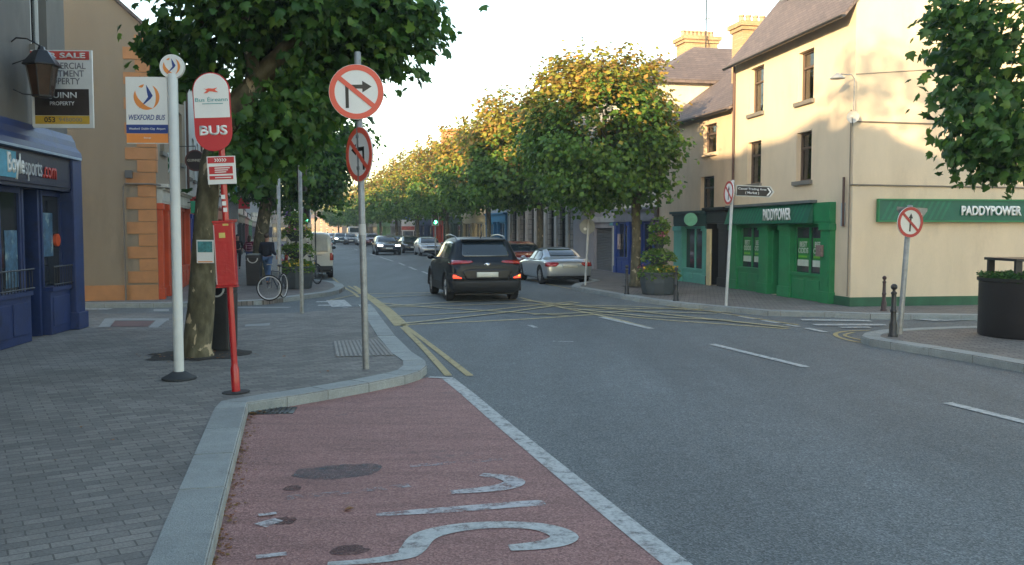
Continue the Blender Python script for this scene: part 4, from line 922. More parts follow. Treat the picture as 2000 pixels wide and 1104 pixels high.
def crown_pts(rng, c, r, nclump, nleaf, power=2.6, spread=.32, lump=.12, seed=0, hollow=.5, flatb=1., sprig=0):
    """leaf positions: clumps filling a lumpy superellipsoid"""
    c = np.asarray(c); r = np.asarray(r); cl = []
    ph = rng.uniform(0, 6.28, 6)
    while len(cl) < nclump:
        d = rng.normal(size=3); d /= np.linalg.norm(d)
        q = (np.abs(d) ** power).sum() ** (-1 / power)
        a = math.atan2(d[1], d[0]); l = 1 + lump * (math.sin(3 * a + ph[0]) * math.cos(2.3 * d[2] + ph[1]) + .6 * math.sin(5 * a + ph[2]) * math.sin(4 * d[2] + ph[3]))
        rad = (hollow + (1 - hollow) * rng.random() ** .5) * l * q * .9
        p = d * rad
        if p[2] < 0: p[2] *= flatb
        cl.append(c + p * r)
    cl = np.array(cl); idx = rng.integers(0, nclump, nleaf); cs = rng.uniform(.6, 1.25, nclump) * spread
    P = cl[idx] + rng.normal(size=(nleaf, 3)) * cs[idx][:, None] * np.array([1, 1, .75])
    if sprig:
        ex = []
        for k in range(sprig):
            a = rng.uniform(0, 6.28); rr = rng.uniform(0, .95) ** .5; b = c + r * np.array([math.cos(a) * rr * .9, math.sin(a) * rr * .9, (1 - rr ** power) ** (1 / power) * .95])
            h = rng.uniform(.25, .6)
            for j in range(9): ex.append(b + np.array([rng.normal() * .04, rng.normal() * .04, h * j / 9.]))
        P = np.vstack([P, ex])
    return P, cl
def trunk_tree(name, label, base, cat, group, trunk, fork, c, r, mat, nleaf, lsize, tmpl, seed, power=2.6, nclump=90, spread=.32, limbs=12, barkr=.17, limb_r=.07, flatb=1., sprig=0, hollow=.5, lump=.12, extra=None, cull=None):
    rng = np.random.default_rng(seed); e = empty(name, base, 0, label, cat, group)
    P, cl = crown_pts(rng, c, r, nclump, nleaf, power, spread, lump, hollow=hollow, flatb=flatb, sprig=sprig)
    if extra is not None: P = np.vstack([P, extra(rng)])
    if cull is not None:
        a_, b2_ = np.array(cull[0]), np.array(cull[1]); d_ = b2_ - a_; t_ = np.clip(((P - a_) @ d_) / (d_ @ d_), 0, 1); q_ = P - (a_ + t_[:, None] * d_); near = (np.hypot(q_[:, 0], q_[:, 2]) < cull[2]) & (q_[:, 1] < .1) & (rng.random(len(P)) < .93); P = P[~near]
    mb = MB(); mb.tube(trunk[0], trunk[1], 14)
    for br in fork: mb.tube(br[0], br[1], 10)
    starts = [Vector(t[0][-1]) for t in fork] + [Vector(trunk[0][-1])]
    for k in range(limbs):
        t = Vector(cl[rng.integers(0, len(cl))]); s = min(starts, key=lambda q: (q - t).length); m = s.lerp(t, .5) + Vector((rng.normal() * .12, rng.normal() * .12, .15))
        mb.tube([s, m, t], [limb_r, limb_r * .6, limb_r * .2], 7)
        for j in range(2):
            t2 = Vector(cl[((cl - np.array(t)) ** 2).sum(1).argsort()[1 + j]]); mb.tube([m.lerp(t, .5), t2], [limb_r * .35, limb_r * .1], 5)
    mb.build('trunk', BARK, e, smooth=True)
    leaves('crown', P, lsize, mat, e, tmpl, rng, outc=c)
    return e
LOB = leaf_lobed(); SIM = leaf_simple()
# near left tree (local coords relative to base)
gb = gp(385, 695, KH)
def rel(px, py, Y): p = at(px, py, Y) - gb; return (p.x, p.y, p.z)
Yb = gb.y
tr = ([(0, 0, -.05), (0, 0, .12), rel(393, 600, Yb), rel(398, 500, Yb), rel(404, 400, Yb), rel(412, 320, Yb), rel(432, 255, Yb)], [.26, .2, .185, .17, .155, .15, .15])
fk = [([rel(428, 270, Yb), rel(465, 205, Yb), rel(520, 140, Yb), rel(580, 80, Yb)], [.15, .17, .16, .13]), ([rel(560, 95, Yb), rel(620, 40, Yb + .3), rel(700, -40, Yb + .6)], [.11, .09, .06]),
      ([rel(420, 290, Yb), rel(420, 180, Yb + .3), rel(400, 60, Yb + .5), rel(380, -60, Yb + .6)], [.11, .09, .08, .06]), ([rel(500, 160, Yb), rel(480, 60, Yb - .4), rel(470, -40, Yb - .8)], [.1, .08, .06])]
cc = at(565, -25, Yb + .3) - gb
def lowhang(rng):
    out = []
    def blob(px, py, n, s, dy=0):
        n = int(n * 1.4); q = np.array(rel(px, py, Yb + dy)); out.append(q + rng.normal(size=(n, 3)) * np.array([s, s, s * .8]))
    for px, py, n, s in [(310, 90, 60, .14), (320, 150, 50, .12), (300, 105, 40, .1), (345, 60, 160, .25), (700, 95, 260, .3), (760, 80, 220, .22), (800, 55, 120, .18), (830, 25, 90, .17), (650, 150, 320, .3), (590, 170, 360, .3), (540, 230, 300, .28), (600, 230, 260, .26), (500, 290, 160, .22), (500, 90, 400, .35), (740, 120, 140, .18), (380, 120, 300, .28), (865, 58, 14, .1), (820, 148, 8, .06), (815, 138, 5, .05), (845, 95, 22, .12), (480, 320, 120, .2), (560, 290, 160, .22)]:
        blob(px, py, n, s, rng.uniform(-.5, .5))
    return np.vstack(out)
trunk_tree('plane_tree', 'large leaning plane tree with mottled bark on the left pavement behind the red bus stop', gb, 'tree', None, tr, fk, tuple(cc), (1.65, 1.9, 1.2), LF_NEAR, 10500, .138, LOB, 3,
           power=2.4, nclump=120, spread=.3, limbs=22, extra=lowhang, limb_r=.05, cull=(rel(432, 255, Yb), rel(575, 85, Yb), .24))
# near right tree (trunk just outside the frame)
gb2 = Vector((8.75, 12.0, KH)); c2 = Vector((7.95, 12.2, 5.3)) - gb2
def rhang(rng):
    out = []
    for px, py, n, s in [(1905, 305, 80, .17), (1960, 280, 240, .24), (1990, 200, 300, .3), (1880, 120, 160, .22), (1860, 60, 120, .2), (1930, 60, 300, .3), (1850, 200, 40, .14), (1915, 250, 200, .24), (1880, 290, 60, .14), (1950, 325, 50, .12), (1985, 318, 70, .12), (1900, 180, 200, .22), (1835, 40, 8, .07), (1870, 20, 90, .15)]:
        n = int(n * 1.4); q = np.array(at(px, py, 12.0 + rng.uniform(-.4, .4)) - gb2); out.append(q + rng.normal(size=(n, 3)) * s)
    return np.vstack(out)
trunk_tree('plane_tree', 'plane tree at the right edge hanging over the black planter and the cream gable', gb2, 'tree', None, ([(0, 0, -.05), (0, 0, .2), (.03, 0, 1.5), (0, 0, 2.9)], [.25, .18, .15, .14]),
           [([(0, 0, 2.9), (-.5, .2, 4.2)], [.12, .07]), ([(0, 0, 2.9), (.5, -.2, 4.4)], [.12, .07])], (c2.x + .9, c2.y, c2.z), (1.85, 1.7, 1.9), LF_NEAR, 9500, .13, LOB, 5, nclump=100, spread=.27, limbs=16, extra=rhang, limb_r=.05)
# tree behind the viewer on the left pavement (its shadow falls on the gable)
gb3 = Vector((-3.3, -.6, KH))
TREEG = 'plane trees lining the street'
def straight(h, r0=.17): return ([(0, 0, -.05), (0, 0, .15), (.04, .02, h * .5), (0, 0, h)], [r0 * 1.4, r0, r0 * .85, r0 * .8])
def rowtree(x, y, H, rx, seed, label, bottom=2.3, n=9000, s=.12, dx=0., mat=None, power=3.0):
    cz = (H + bottom) / 2; rz = (H - bottom) / 2
    return trunk_tree('plane_tree', label, (x, y, KH), 'tree', TREEG, straight(bottom + .6), [([(0, 0, bottom + .5), (-.6, .2, bottom + 1.6)], [.11, .07]), ([(0, 0, bottom + .5), (.6, -.1, bottom + 1.7)], [.11, .07])],
                      (dx, 0, cz), (rx, rx, rz), mat or LF_AUT, n, s, SIM, seed, power=power, nclump=230, spread=.3, limbs=14, sprig=26 if n > 3000 else 6, lump=.07, limb_r=.05, flatb=.92)
g = gp(1240, 559, KH)
T0 = rowtree(g.x, g.y, 7.35, 2.45, 21, 'nearest tree of the right hand row, squared crown turning yellow, beside the tall flower planter', 2.25, 27000, .155, dx=-1.15)
T1 = rowtree(1.25, 41, 8.0, 2.5, 22, 'second tree of the right hand row, behind the silver coupe', 2.5, 19000, .19, dx=-.9)
T2 = rowtree(-1.4, 53, 8.3, 2.6, 23, 'third tree of the right hand row, with an orange brown patch in its crown', 2.6, 11000, .2, dx=-.6)
lab = ['fourth tree of the right hand row, above the black car roof', 'fifth tree of the right hand row, behind the green traffic light', 'sixth tree of the right hand row, above the parked silver hatchback', 'seventh tree of the right hand row, beside the roadside board',
       'eighth tree of the right hand row', 'ninth tree of the right hand row, small in the distance', 'tenth tree of the right hand row, small in the distance above the white van', 'farthest visible tree of the right hand row, beside the grey sign pole']
for i, (Y, H) in enumerate([(66, 8.6), (79, 8.5), (92, 8.2), (105, 8.0), (119, 7.8), (133, 7.6), (148, 7.4), (166, 7.2)]):
    x = PX(RP, Y) - 2.3 - .3 * i * .2; rowtree(x, Y, H, 2.7, 30 + i, lab[i], 2.4, [9000, 8000, 6500, 5500, 4500, 4000, 3500, 3500][i], .21 + .02 * i, dx=-.3)
# left row
trunk_tree('plane_tree', 'dense dark tree on the left pavement behind the traffic signal, beside the man in jeans', (-9.35, 33, KH), 'tree', TREEG, ([(0, 0, -.05), (0, 0, .2), (.1, 0, 1.4), (.35, 0, 2.9)], [.34, .27, .25, .22]),
           [([(.35, 0, 2.9), (-.3, .2, 4)], [.13, .08]), ([(.35, 0, 2.9), (1.2, -.1, 4.2)], [.13, .08])], (1.45, 0, 4.75), (2.75, 2.4, 2.35), leafmat('dark_leaf', GR, AU, .03, .5), 18000, .165, SIM, 8, nclump=160, spread=.3, limbs=16, power=2.5, hollow=.4)
rowtree(-11.6, 47, 7.2, 2.1, 41, 'further tree of the left hand row, mostly behind the dense dark one', 2.6, 5000, .17, mat=leafmat('dark_leaf', GR, AU, .03, .5))
rowtree(-3.9, -.8, 10.6, 2.1, 42, 'street tree standing level with the viewer on the left pavement', 5.2, 2200, .2)
# far wooded skyline behind the end building
rng = np.random.default_rng(5); P = []
for i in range(40):
    q = at(rng.uniform(560, 690), 452, 330); h = 9 + 3.5 * math.sin(i * .9) + rng.uniform(-1, 1); P.append(np.array([q.x, 330 + rng.uniform(-6, 6), 0]) + rng.normal(size=(90, 3)) * np.array([3, 3, 2.2]) + np.array([0, 0, h]) * rng.uniform(.2, 1))
o = leaves('wooded_skyline', np.vstack(P), 1.1, leafmat('far_leaf', [(.05, .07, .04), (.1, .1, .05)], AU, .3), None, SIM, rng, kind='stuff'); tag(o, 'hazy line of far off trees above the roof of the end building', 'woodland')
# ---- planters with tiers of flowers
FOL = leafmat('bedding_foliage', [(.05, .14, .02), (.11, .23, .035), (.18, .27, .06), (.28, .34, .08)], [(.3, .25, .05)], .1)
FLR = {}
def flower(nm, c): return M(nm, c, .5, var=.3, scale=20, bump=0)
PLG = M('planter_grey', (.05, .062, .068), .6, var=.2)
def tub(mb, r0, r1, z0, z1, n=24, c=(0, 0)): mb.lathe([(r0, z0), (r1, z1), (r1 + .025, z1), (r1 + .025, z1 + .03), (r1 - .02, z1 + .03), (r1 - .03, z1 - .04), (.0, z1 - .04)], n, (c[0], c[1], 0))
def tiered(name, label, loc, s, tiers, seed, cols):
    e = empty(name, loc, R(8), label, 'flower planter', 'tall tiered flower planters'); rng = np.random.default_rng(seed)
    mb = MB(); r, h = tiers[0]; mb.lathe([(r * .86, 0), (r * .9, .04), (r, h * .55), (r, h - .06), (r + .03, h - .05), (r + .03, h), (r - .03, h), (r - .04, h - .08), (0, h - .08)], 12); mb.build('tub', PLG, e)
    z = h
    mb = MB(); mb.tube([(0, 0, h - .1), (0, 0, tiers[-1][1] - .1)], .035, 8); mb.build('stem', PLG, e)
    P = [];
    def mound(r, z, n, hh): 
        a = rng.uniform(0, 6.28, n); q = np.sqrt(rng.random(n)) * r; zz = z + hh * (1 - (q / r) ** 2) * rng.random(n) + rng.normal(size=n) * .03 - np.where(q > r * .85, rng.random(n) * .16, 0)
        return np.stack([np.cos(a) * q, np.sin(a) * q, zz], 1)
    fl = []
    P.append(mound(tiers[0][0] * 1.08, h, 1500, .24)); fl.append((tiers[0][0], h + .12))
    for i, (r, zt) in enumerate(tiers[1:]):
        mb = MB(); tub(mb, r * .45, r, zt - .28, zt, 16); mb.build('bowl', PLG, e); P.append(mound(r * 1.35, zt, 900, .22)); fl.append((r * 1.1, zt + .1))
    leaves('foliage', np.vstack(P), .075, FOL, e, SIM, rng, up=.8, kind='stuff')
    for c_i, (nm, col) in enumerate(cols):
        Q = []
        for j, (r, z) in enumerate(fl):
            if (j + c_i) % 2 and len(cols) > 2: continue
            n = 34; a = rng.normal(c_i * 2.0 + j - 1.5, .6, n); q = r * rng.uniform(.8, 1.05, n); Q.append(np.stack([np.cos(a) * q, np.sin(a) * q, z + rng.normal(size=n) * .05], 1))
        if Q: leaves('flowers', np.vstack(Q), .075, flower(nm, col), e, SIM, rng, up=.6, kind='stuff')
    return e
FC = [('flower_yellow', (.6, .4, .02)), ('flower_purple', (.08, .02, .12)), ('flower_pink', (.45, .15, .22))]
g = gp(1292, 577, KH); tiered('tiered_planter', 'tall tiered flower planter with a dark tub between two bollards on the right pavement', (g.x, g.y + .5, KH), 1, [(.53, .62), (.36, 1.08), (.22, 1.55), (.2, 1.92)], 3, FC)
g = gp(573, 565, KH); tiered('tiered_planter', 'tall tiered flower planter on the left pavement between the two bicycles', (g.x, g.y + .45, KH), 1, [(.5, .68), (.42, 1.2), (.36, 1.72), (.26, 2.15)], 4, FC)
# black round planter at the right edge
e = empty('round_planter', (8.72, 15.1, KH), 0, 'large black drum planter with clipped green hedge at the right edge', 'planter')
mb = MB(); mb.lathe([(.74, 0), (.75, .03), (.75, .92), (.78, .93), (.78, .98), (.73, .98), (.72, .9), (0, .9)], 48); mb.build('drum', M('black_planter', (.010, .009, .011), .5, var=.3, scale=4), e, smooth=True)
rng = np.random.default_rng(9); n = 4200; a = rng.uniform(0, 6.28, n); q = np.sqrt(rng.random(n)) * .76; 
leaves('hedge', np.stack([np.cos(a) * q, np.sin(a) * q, .93 + rng.random(n) * .14], 1), .05, leafmat('hedge_leaf', [(.02, .08, .015), (.04, .13, .02), (.07, .18, .03)], [(.1, .15, .03)], .0), e, SIM, rng, kind='stuff')
mb = MB(); s = .5
mb.box(-s, s, -s, s, 1.27, 1.315)
for x, y in [(-.42, -.42), (.42, -.42), (-.42, .42), (.42, .42), (-.18, -.42), (.1, -.42)]: mb.box(x - .055, x + .055, y - .03, y + .03, .9, 1.27)
mb.build('metal_frame', M('dark_steel', (.02, .02, .022), .5), e, bevel=.006)
# ------------------------------------------------------------------ vehicles
TYRE = M('tyre_rubber', (.012, .012, .013), .8, var=.2, bump=.05); RIM = M('alloy_rim', (.35, .36, .37), .35, metal=.8); CARGL = M('car_glass', (.018, .028, .034), .05, var=.3, bump=0, spec=1.)
TRIM = M('black_trim', (.016, .017, .019), .55, var=.15, bump=.03); REDL = M('tail_light_glass', (.35, .012, .015), .15, var=.3, scale=20, coat=1, bump=0); PLATE = M('number_plate', (.62, .62, .54), .4, var=.05, bump=0)
CHR = M('chrome', (.6, .6, .6), .15, metal=1, bump=0); HEADL = M('headlamp_glass', (.4, .42, .44), .12, var=.3, scale=15, bump=0)
LIT = emis('lit_headlamp', (1, .93, .8), 4.5); BRK = emis('lit_brake_lamp', (.9, .07, .03), .45); IND = emis('lit_indicator', (1, .35, .05), .8)
def paint(nm, c, rough=.28, metal=.35): return M(nm, c, rough, metal=metal, var=.05, scale=1.5, bump=.0, coat=.8)
SHAPES = dict(
 suv=[(0, .92, .70, .42, .80, .84), (.012, .99, .80, .30, .90, .84), (.035, 1.06, .90, .22, .95, .82), (.06, 1.16, .96, .2, .975, .79), (.10, 1.33, .985, .2, .99, .76), (.145, 1.475, .99, .2, 1, .74), (.17, 1.515, .99, .2, 1, .74), (.3, 1.55, .985, .2, 1, .75), (.45, 1.55, .97, .2, 1, .75), (.56, 1.51, .955, .2, 1, .74), (.66, 1.33, .945, .2, 1, .75), (.735, 1.1, .94, .2, 1, .80), (.77, 1.03, .93, .2, .995, .84), (.86, .98, .88, .2, .98, .84), (.94, .90, .78, .22, .93, .82), (.985, .78, .62, .28, .84, .8), (1, .66, .52, .38, .74, .8)],
 coupe=[(0, .80, .66, .4, .82, .85), (.015, .92, .76, .3, .92, .85), (.05, .98, .84, .2, .97, .84), (.12, 1.01, .885, .18, .99, .82), (.17, 1.04, .90, .17, 1, .80), (.24, 1.22, .90, .17, 1, .74), (.33, 1.36, .89, .17, 1, .70), (.43, 1.40, .875, .17, 1, .70), (.52, 1.36, .865, .17, 1, .70), (.60, 1.2, .86, .17, 1, .74), (.67, 1.0, .85, .17, 1, .80), (.74, .93, .83, .17, .99, .84), (.86, .87, .77, .17, .97, .84), (.95, .77, .68, .2, .92, .82), (.99, .64, .56, .27, .84, .8), (1, .56, .48, .36, .76, .8)],
 hatch=[(0, .85, .68, .42, .82, .84), (.015, .95, .78, .3, .92, .84), (.04, 1.04, .88, .2, .96, .82), (.09, 1.25, .93, .18, .99, .77), (.14, 1.41, .94, .18, 1, .73), (.3, 1.47, .93, .18, 1, .73), (.45, 1.47, .915, .18, 1, .73), (.55, 1.41, .9, .18, 1, .73), (.66, 1.2, .89, .18, 1, .75), (.74, .99, .88, .18, 1, .80), (.8, .94, .86, .18, .99, .84), (.9, .86, .78, .2, .96, .83), (.97, .74, .66, .24, .89, .81), (1, .58, .5, .36, .78, .8)],
 van=[(0, .95, .85, .3, .94, .95), (.004, 1.6, 1.02, .26, .975, .90), (.02, 1.74, 1.05, .25, .99, .87), (.06, 1.8, 1.05, .24, 1, .86), (.3, 1.82, 1.05, .22, 1, .86), (.55, 1.82, 1.04, .22, 1, .84), (.64, 1.74, 1.03, .22, 1, .80), (.74, 1.35, 1.02, .22, 1, .78), (.8, 1.1, 1.0, .22, 1, .82), (.9, .98, .9, .22, .97, .83), (.97, .84, .74, .26, .9, .82), (1, .62, .54, .36, .8, .8)])
class Car:
    def __init__(s, shape, L, Wd, H, name, label, cat, group, loc, head, color, detail=2, wr=.33, wx=(.19, .81)):
        s.L, s.W, s.H = L, Wd, H; st = SHAPES[shape]; hm = max(q[1] for q in st); s.k = H / hm
        s.root = empty(name, loc, head, label, cat, group)   # local: +x forward, y left, z up, origin at rear centre on ground
        s.wr = wr; s.wx = [q * L for q in wx]
        xs = [q[0] for q in st]; grid = sorted(set(xs + [i / 26. for i in range(27)])); vs = []
        def I(x, j): return float(np.interp(x, xs, [q[j] for q in st]))
        rows = []
        for x in grid:
            zt, zb, z0, wf, rf = [I(x, j) for j in (1, 2, 3, 4, 5)]; zt *= s.k; zb *= s.k; z0 *= s.k; w = Wd / 2 * wf; X = x * L; rw = w * rf
            zm = z0 + (zb - z0) * .48; cab = zt - zb; half = [(0, z0), (w * .86, z0), (w * .965, z0 + .07), (w * .995, zm), (w * .99, zb - .10), (w * .965, zb)]
            if cab > .14: half += [(w * .955, zb + .015), (rw + (w - rw) * .2, zt - .16), (rw * .97, zt - .045), (rw * .72, zt - .008), (0, zt)]
            else: half += [(w * .945, zb + .015), (w * .93, zb + cab * .55), (w * .80, zt - cab * .12), (w * .5, zt - .004), (0, zt)]
            rows.append([(X, y, z) for y, z in half] + [(X, -y, z) for y, z in half[-2:0:-1]])
        n = len(rows[0]); mb = MB(); fs = []
        for r in rows: vs += r
        for i in range(len(rows) - 1):
            for k in range(n): fs.append((i * n + k, (i + 1) * n + k, (i + 1) * n + (k + 1) % n, i * n + (k + 1) % n))
        fs.append(tuple(range(n))); fs.append(tuple(range((len(rows) - 1) * n, len(rows) * n))[::-1])
        mb.add(vs, fs); s.body = mb.build('body', color, s.root)
        md = s.body.modifiers.new('s', 'SUBSURF'); md.levels = md.render_levels = 2 if detail > 1 else 1
        me = evalmesh(s.body); s.body.modifiers.clear(); s.body.data = me
        bm = bmesh.new(); bm.from_mesh(me); s.bvh = BVHTree.FromBMesh(bm); bm.free()
        if detail > 0:
            cu = MB()
            for x in s.wx:
                for sg in (-1, 1): cu.lathe([(wr * 1.16, sg * Wd * .5 + sg * .1), (wr * 1.16, sg * Wd * .5 - sg * .30)], 28, (x, 0, wr * 1.02), 'y')
            c = cu.build('cut', TRIM); md = s.body.modifiers.new('b', 'BOOLEAN'); md.object = c; md.operation = 'DIFFERENCE'; md.solver = 'EXACT'; c.parent = s.root
            me = evalmesh(s.body); s.body.modifiers.clear(); s.body.data = me; bpy.data.objects.remove(c)
        me = s.body.data; me.materials.clear(); me.materials.append(color); me.materials.append(TRIM)
        for p in me.polygons:
            c_ = p.center
            p.material_index = 0
            for x in s.wx:
                if abs(math.hypot(c_.x - x, c_.z - wr * 1.02)) < wr * 1.158 and abs(c_.y) < Wd * .5: p.material_index = 1
            if c_.z < .23 * s.k: p.material_index = 1
        me.polygons.foreach_set('use_smooth', [True] * len(me.polygons))
        try: me.set_sharp_from_angle(angle=R(38))
        except Exception: pass
        s.wheels(detail)
    def wheels(s, detail):
        r = s.wr; w = .21
        for x in s.wx:
            for sg in (-1, 1):
                mb = MB(); yo = sg * (s.W / 2 - .015); yi = yo - sg * w
                mb.lathe([(r * .62, yi), (r * .93, yi), (r, yi + sg * .03), (r, yo - sg * .03), (r * .95, yo), (r * .64, yo), (r * .62, yo - sg * .02)], 30, (x, 0, r), 'y')
                wh = mb.build('wheel', TYRE, s.root, smooth=True)
                if detail > 0:
                    m = MB(); yo2 = yo - sg * .01; m.lathe([(r * .64, yo2 - sg * .02), (r * .64, yo2), (r * .57, yo2), (r * .56, yo2 - sg * .03)], 24, (x, 0, r), 'y')
                    for k in range(10):
                        a = 2 * math.pi * k / 10; m.tube([(x + r * .1 * math.cos(a), yo2 - sg * .01, r + r * .1 * math.sin(a)), (x + r * .58 * math.cos(a), yo2 - sg * .006, r + r * .58 * math.sin(a))], [.028, .02], 6)
                    m.lathe([(r * .14, yo2 - sg * .03), (r * .14, yo2 + sg * .004), (.0, yo2 + sg * .004)], 12, (x, 0, r), 'y')
                    m.build('rim', RIM, wh)
    def patch(s, name, poly, view, mat, off=.006, parent=None, mirror=False, thick=0, step=.06, clipn=-1):
        """2-D polygon laid onto the body: view rear/front (y,z), side_l/side_r (x,z), top (x,y)"""
        obs = []
        for mir in ((1, -1) if mirror else (1,)):
            bm = bmesh.new()
            if view in ('rear', 'front'): pts = [Vector((0, y * mir, z)) for y, z in poly]; ax = ((0, 1, 0), (0, 0, 1))
            elif view == 'side': pts = [Vector((x, 0, z)) for x, z in poly]; ax = ((1, 0, 0), (0, 0, 1))
            else: pts = [Vector((x, y * mir, 0)) for x, y in poly]; ax = ((1, 0, 0), (0, 1, 0))
            bm.faces.new([bm.verts.new(p) for p in pts])
            for a in ax:
                a = Vector(a); vals = [p.dot(a) for p in pts]; lo, hi = min(vals), max(vals); n = int((hi - lo) / step) + 1
                for i in range(1, n): bmesh.ops.bisect_plane(bm, geom=bm.verts[:] + bm.edges[:] + bm.faces[:], plane_co=a * (lo + (hi - lo) * i / n), plane_no=a)
            d, o = {'rear': ((1, 0, 0), (-3, 0, 0)), 'front': ((-1, 0, 0), (s.L + 3, 0, 0)), 'side': ((0, -mir, 0), (0, 4 * mir, 0)), 'top': ((0, 0, -1), (0, 0, 4))}[view]
            d = Vector(d); o = Vector(o); bad = []
            for v in bm.verts:
                h = s.bvh.ray_cast(v.co + o, d)
                if h[0] is None: bad.append(v)
                else:
                    v.co = h[0] - d * off
            bmesh.ops.delete(bm, geom=bad, context='VERTS')
            me = bpy.data.meshes.new(name); bmesh.ops.recalc_face_normals(bm, faces=bm.faces); bm.to_mesh(me); bm.free(); me.materials.append(mat)
            me.polygons.foreach_set('use_smooth', [True] * len(me.polygons)); ob = bpy.data.objects.new(name, me); C.objects.link(ob); ob.parent = parent or s.root
            md = ob.modifiers.new('t', 'SOLIDIFY'); md.thickness = .008 + thick; md.offset = -1 if False else 0
            obs.append(ob)
        return obs
    def box(s, name, b, mat, parent=None, bevel=.01):
        mb = MB(); mb.box(*b); return mb.build(name, mat, parent or s.root, bevel=bevel)
    def mirrors(s, x, z, mat):
        for sg in (-1, 1):
            mb = MB(); mb.sphere((x, sg * (s.W / 2 + .09), z), .09, 10, (.75, 1.15, .75)); mb.tube([(x + .02, sg * (s.W / 2 - .1), z - .05), (x, sg * (s.W / 2 + .06), z - .02)], .025, 6); mb.build('wing_mirror', mat, s.root, smooth=True)
def kk(s, x, z): return (x * s.L, z * s.k)
def side_glass(c, x0, x1, zb, pts=None, split=.45, group=None):
    k = c.k
    def S(q): return [(x * c.L, z * k) for x, z in q]
    for q in pts:
        for mir in (1, -1):
            bm_pts = S(q)
            ob = c.patch('side_window', bm_pts, 'side', CARGL, .004, mirror=False) if mir == 1 else None
            if mir == -1:
                # other side: mirror mesh in y
                o = prev.copy(); o.data = prev.data.copy(); C.objects.link(o)
                for v in o.data.vertices: v.co.y = -v.co.y
                o.data.flip_normals()
            else: prev = ob[0]
def facing(px, py, dx=0): return gp(px, py)
HD = R(90 + 13.5)
# --- black crossover, rear three-quarter
BKP = M('black_car_paint', (.004, .008, .013), .38, metal=.0, var=.1, bump=0, coat=.1, spec=.3)
g = gp(952, 591); f = Vector((math.cos(HD), math.sin(HD), 0))
c = Car('suv', 4.35, 2.0, 1.72, 'crossover_car', 'black crossover car seen from behind driving away over the yellow box junction', 'car', 'cars in the street', (g.x + .0, g.y + .05, 0), HD, BKP, 2, wr=.36, wx=(.20, .815))
k = c.k; w = c.W / 2
c.patch('rear_window', [(-.60, 1.09 * k), (.60, 1.09 * k), (.64, 1.14 * k), (.56, 1.41 * k), (-.56, 1.41 * k), (-.64, 1.14 * k)], 'rear', CARGL, .008)
c.patch('rear_bumper', [(-.98, .52 * k), (-.8, .52 * k), (-.5, .50 * k), (.5, .50 * k), (.8, .52 * k), (.98, .52 * k), (.98, .22 * k), (-.98, .22 * k)], 'rear', TRIM, .012, thick=.02)
c.patch('tail_light', [(.97, .97 * k), (.96, 1.0 * k), (.42, .985 * k), (.38, .955 * k), (.5, .93 * k), (.96, .90 * k)], 'rear', REDL, .02, mirror=True, thick=.02)
c.patch('rear_lamp_cluster', [(.98, .54 * k), (.98, .70 * k), (.86, .70 * k), (.62, .60 * k), (.60, .54 * k)], 'rear', TRIM, .03, mirror=True, thick=.04)
c.patch('brake_lamp', [(.955, .58 * k), (.95, .66 * k), (.87, .665 * k), (.80, .63 * k), (.70, .60 * k), (.70, .57 * k)], 'rear', BRK, .062, mirror=True)
c.patch('indicator_lamp', [(-.83, .615 * k), (-.83, .645 * k), (-.89, .65 * k), (-.89, .615 * k)], 'rear', IND, .07)
c.patch('tailgate_line', [(-.86, .865 * k), (.86, .865 * k), (.86, .875 * k), (-.86, .875 * k)], 'rear', TRIM, .004)
c.patch('plate_recess', [(-.56, .535 * k), (.56, .535 * k), (.66, .74 * k), (.50, .80 * k), (-.50, .80 * k), (-.66, .74 * k)], 'rear', M('gloss_black', (.006, .007, .009), .4, bump=0), .012)
pl = c.patch('number_plate', [(-.29, .60 * k), (.29, .60 * k), (.29, .72 * k), (-.29, .72 * k)], 'rear', PLATE, .03)[0]
c.patch('badge', [(math.cos(t) * .085, .90 * k + math.sin(t) * .045) for t in [i * math.pi / 8 for i in range(16)]], 'rear', CHR, .025, step=.1)
c.box('spoiler', (.50, .80, -.60, .60, 1.50 * k - .04, 1.50 * k), BKP, bevel=.018)
side_glass(c, 0, 0, 0, [[(.40, 1.0), (.385, 1.43), (.26, 1.435), (.185, 1.40), (.15, 1.20), (.14, 1.04)], [(.41, 1.0), (.395, 1.43), (.50, 1.42), (.60, 1.28), (.69, 1.02), (.68, .985)]])
def arch(c, name, mat, r1=1.16, r2=1.34):
    for x in c.wx:
        for sg in (1, -1):
            mb = MB(); r = c.wr; y = sg * c.W / 2; o = circ(x, r * 1.02, r * r2, 18, -12, 192); i_ = circ(x, r * 1.02, r * r1, 18, -12, 192)
            for q in range(18): mb.prism([o[q], o[q + 1], i_[q + 1], i_[q]], y - sg * .06, y + sg * .012)
            mb.build(name, mat, c.root)
arch(c, 'wheel_arch', TRIM)
mb = MB()
for sg in (1, -1): mb.box(c.wx[0] + .42, c.wx[1] - .42, sg * (w - .05), sg * (w + .008), .26, .50)
mb2 = MB(); 
for sg in (1, -1):
    m_ = MB(); m_.box(c.wx[0] + .42, c.wx[1] - .42, sg * (w - .05), sg * (w + .008), .26, .48); m_.build('side_cladding', TRIM, c.root, bevel=.01)
    m_ = MB(); m_.tube([(.85, sg * .66, 1.47 * k), (1.0, sg * .68, 1.555 * k), (1.8, sg * .69, 1.60 * k), (2.5, sg * .68, 1.575 * k), (2.75, sg * .66, 1.50 * k)], .022, 8); m_.build('roof_rail', M('satin_rail', (.3, .3, .3), .3, metal=.8), c.root, smooth=True)
m_ = MB(); m_.tube([(.95, 0, 1.52 * k), (.72, 0, 1.52 * k + .16)], [.02, .006], 6); m_.build('aerial', TRIM, c.root)
c.mirrors(.655 * c.L, 1.02 * k, BKP)
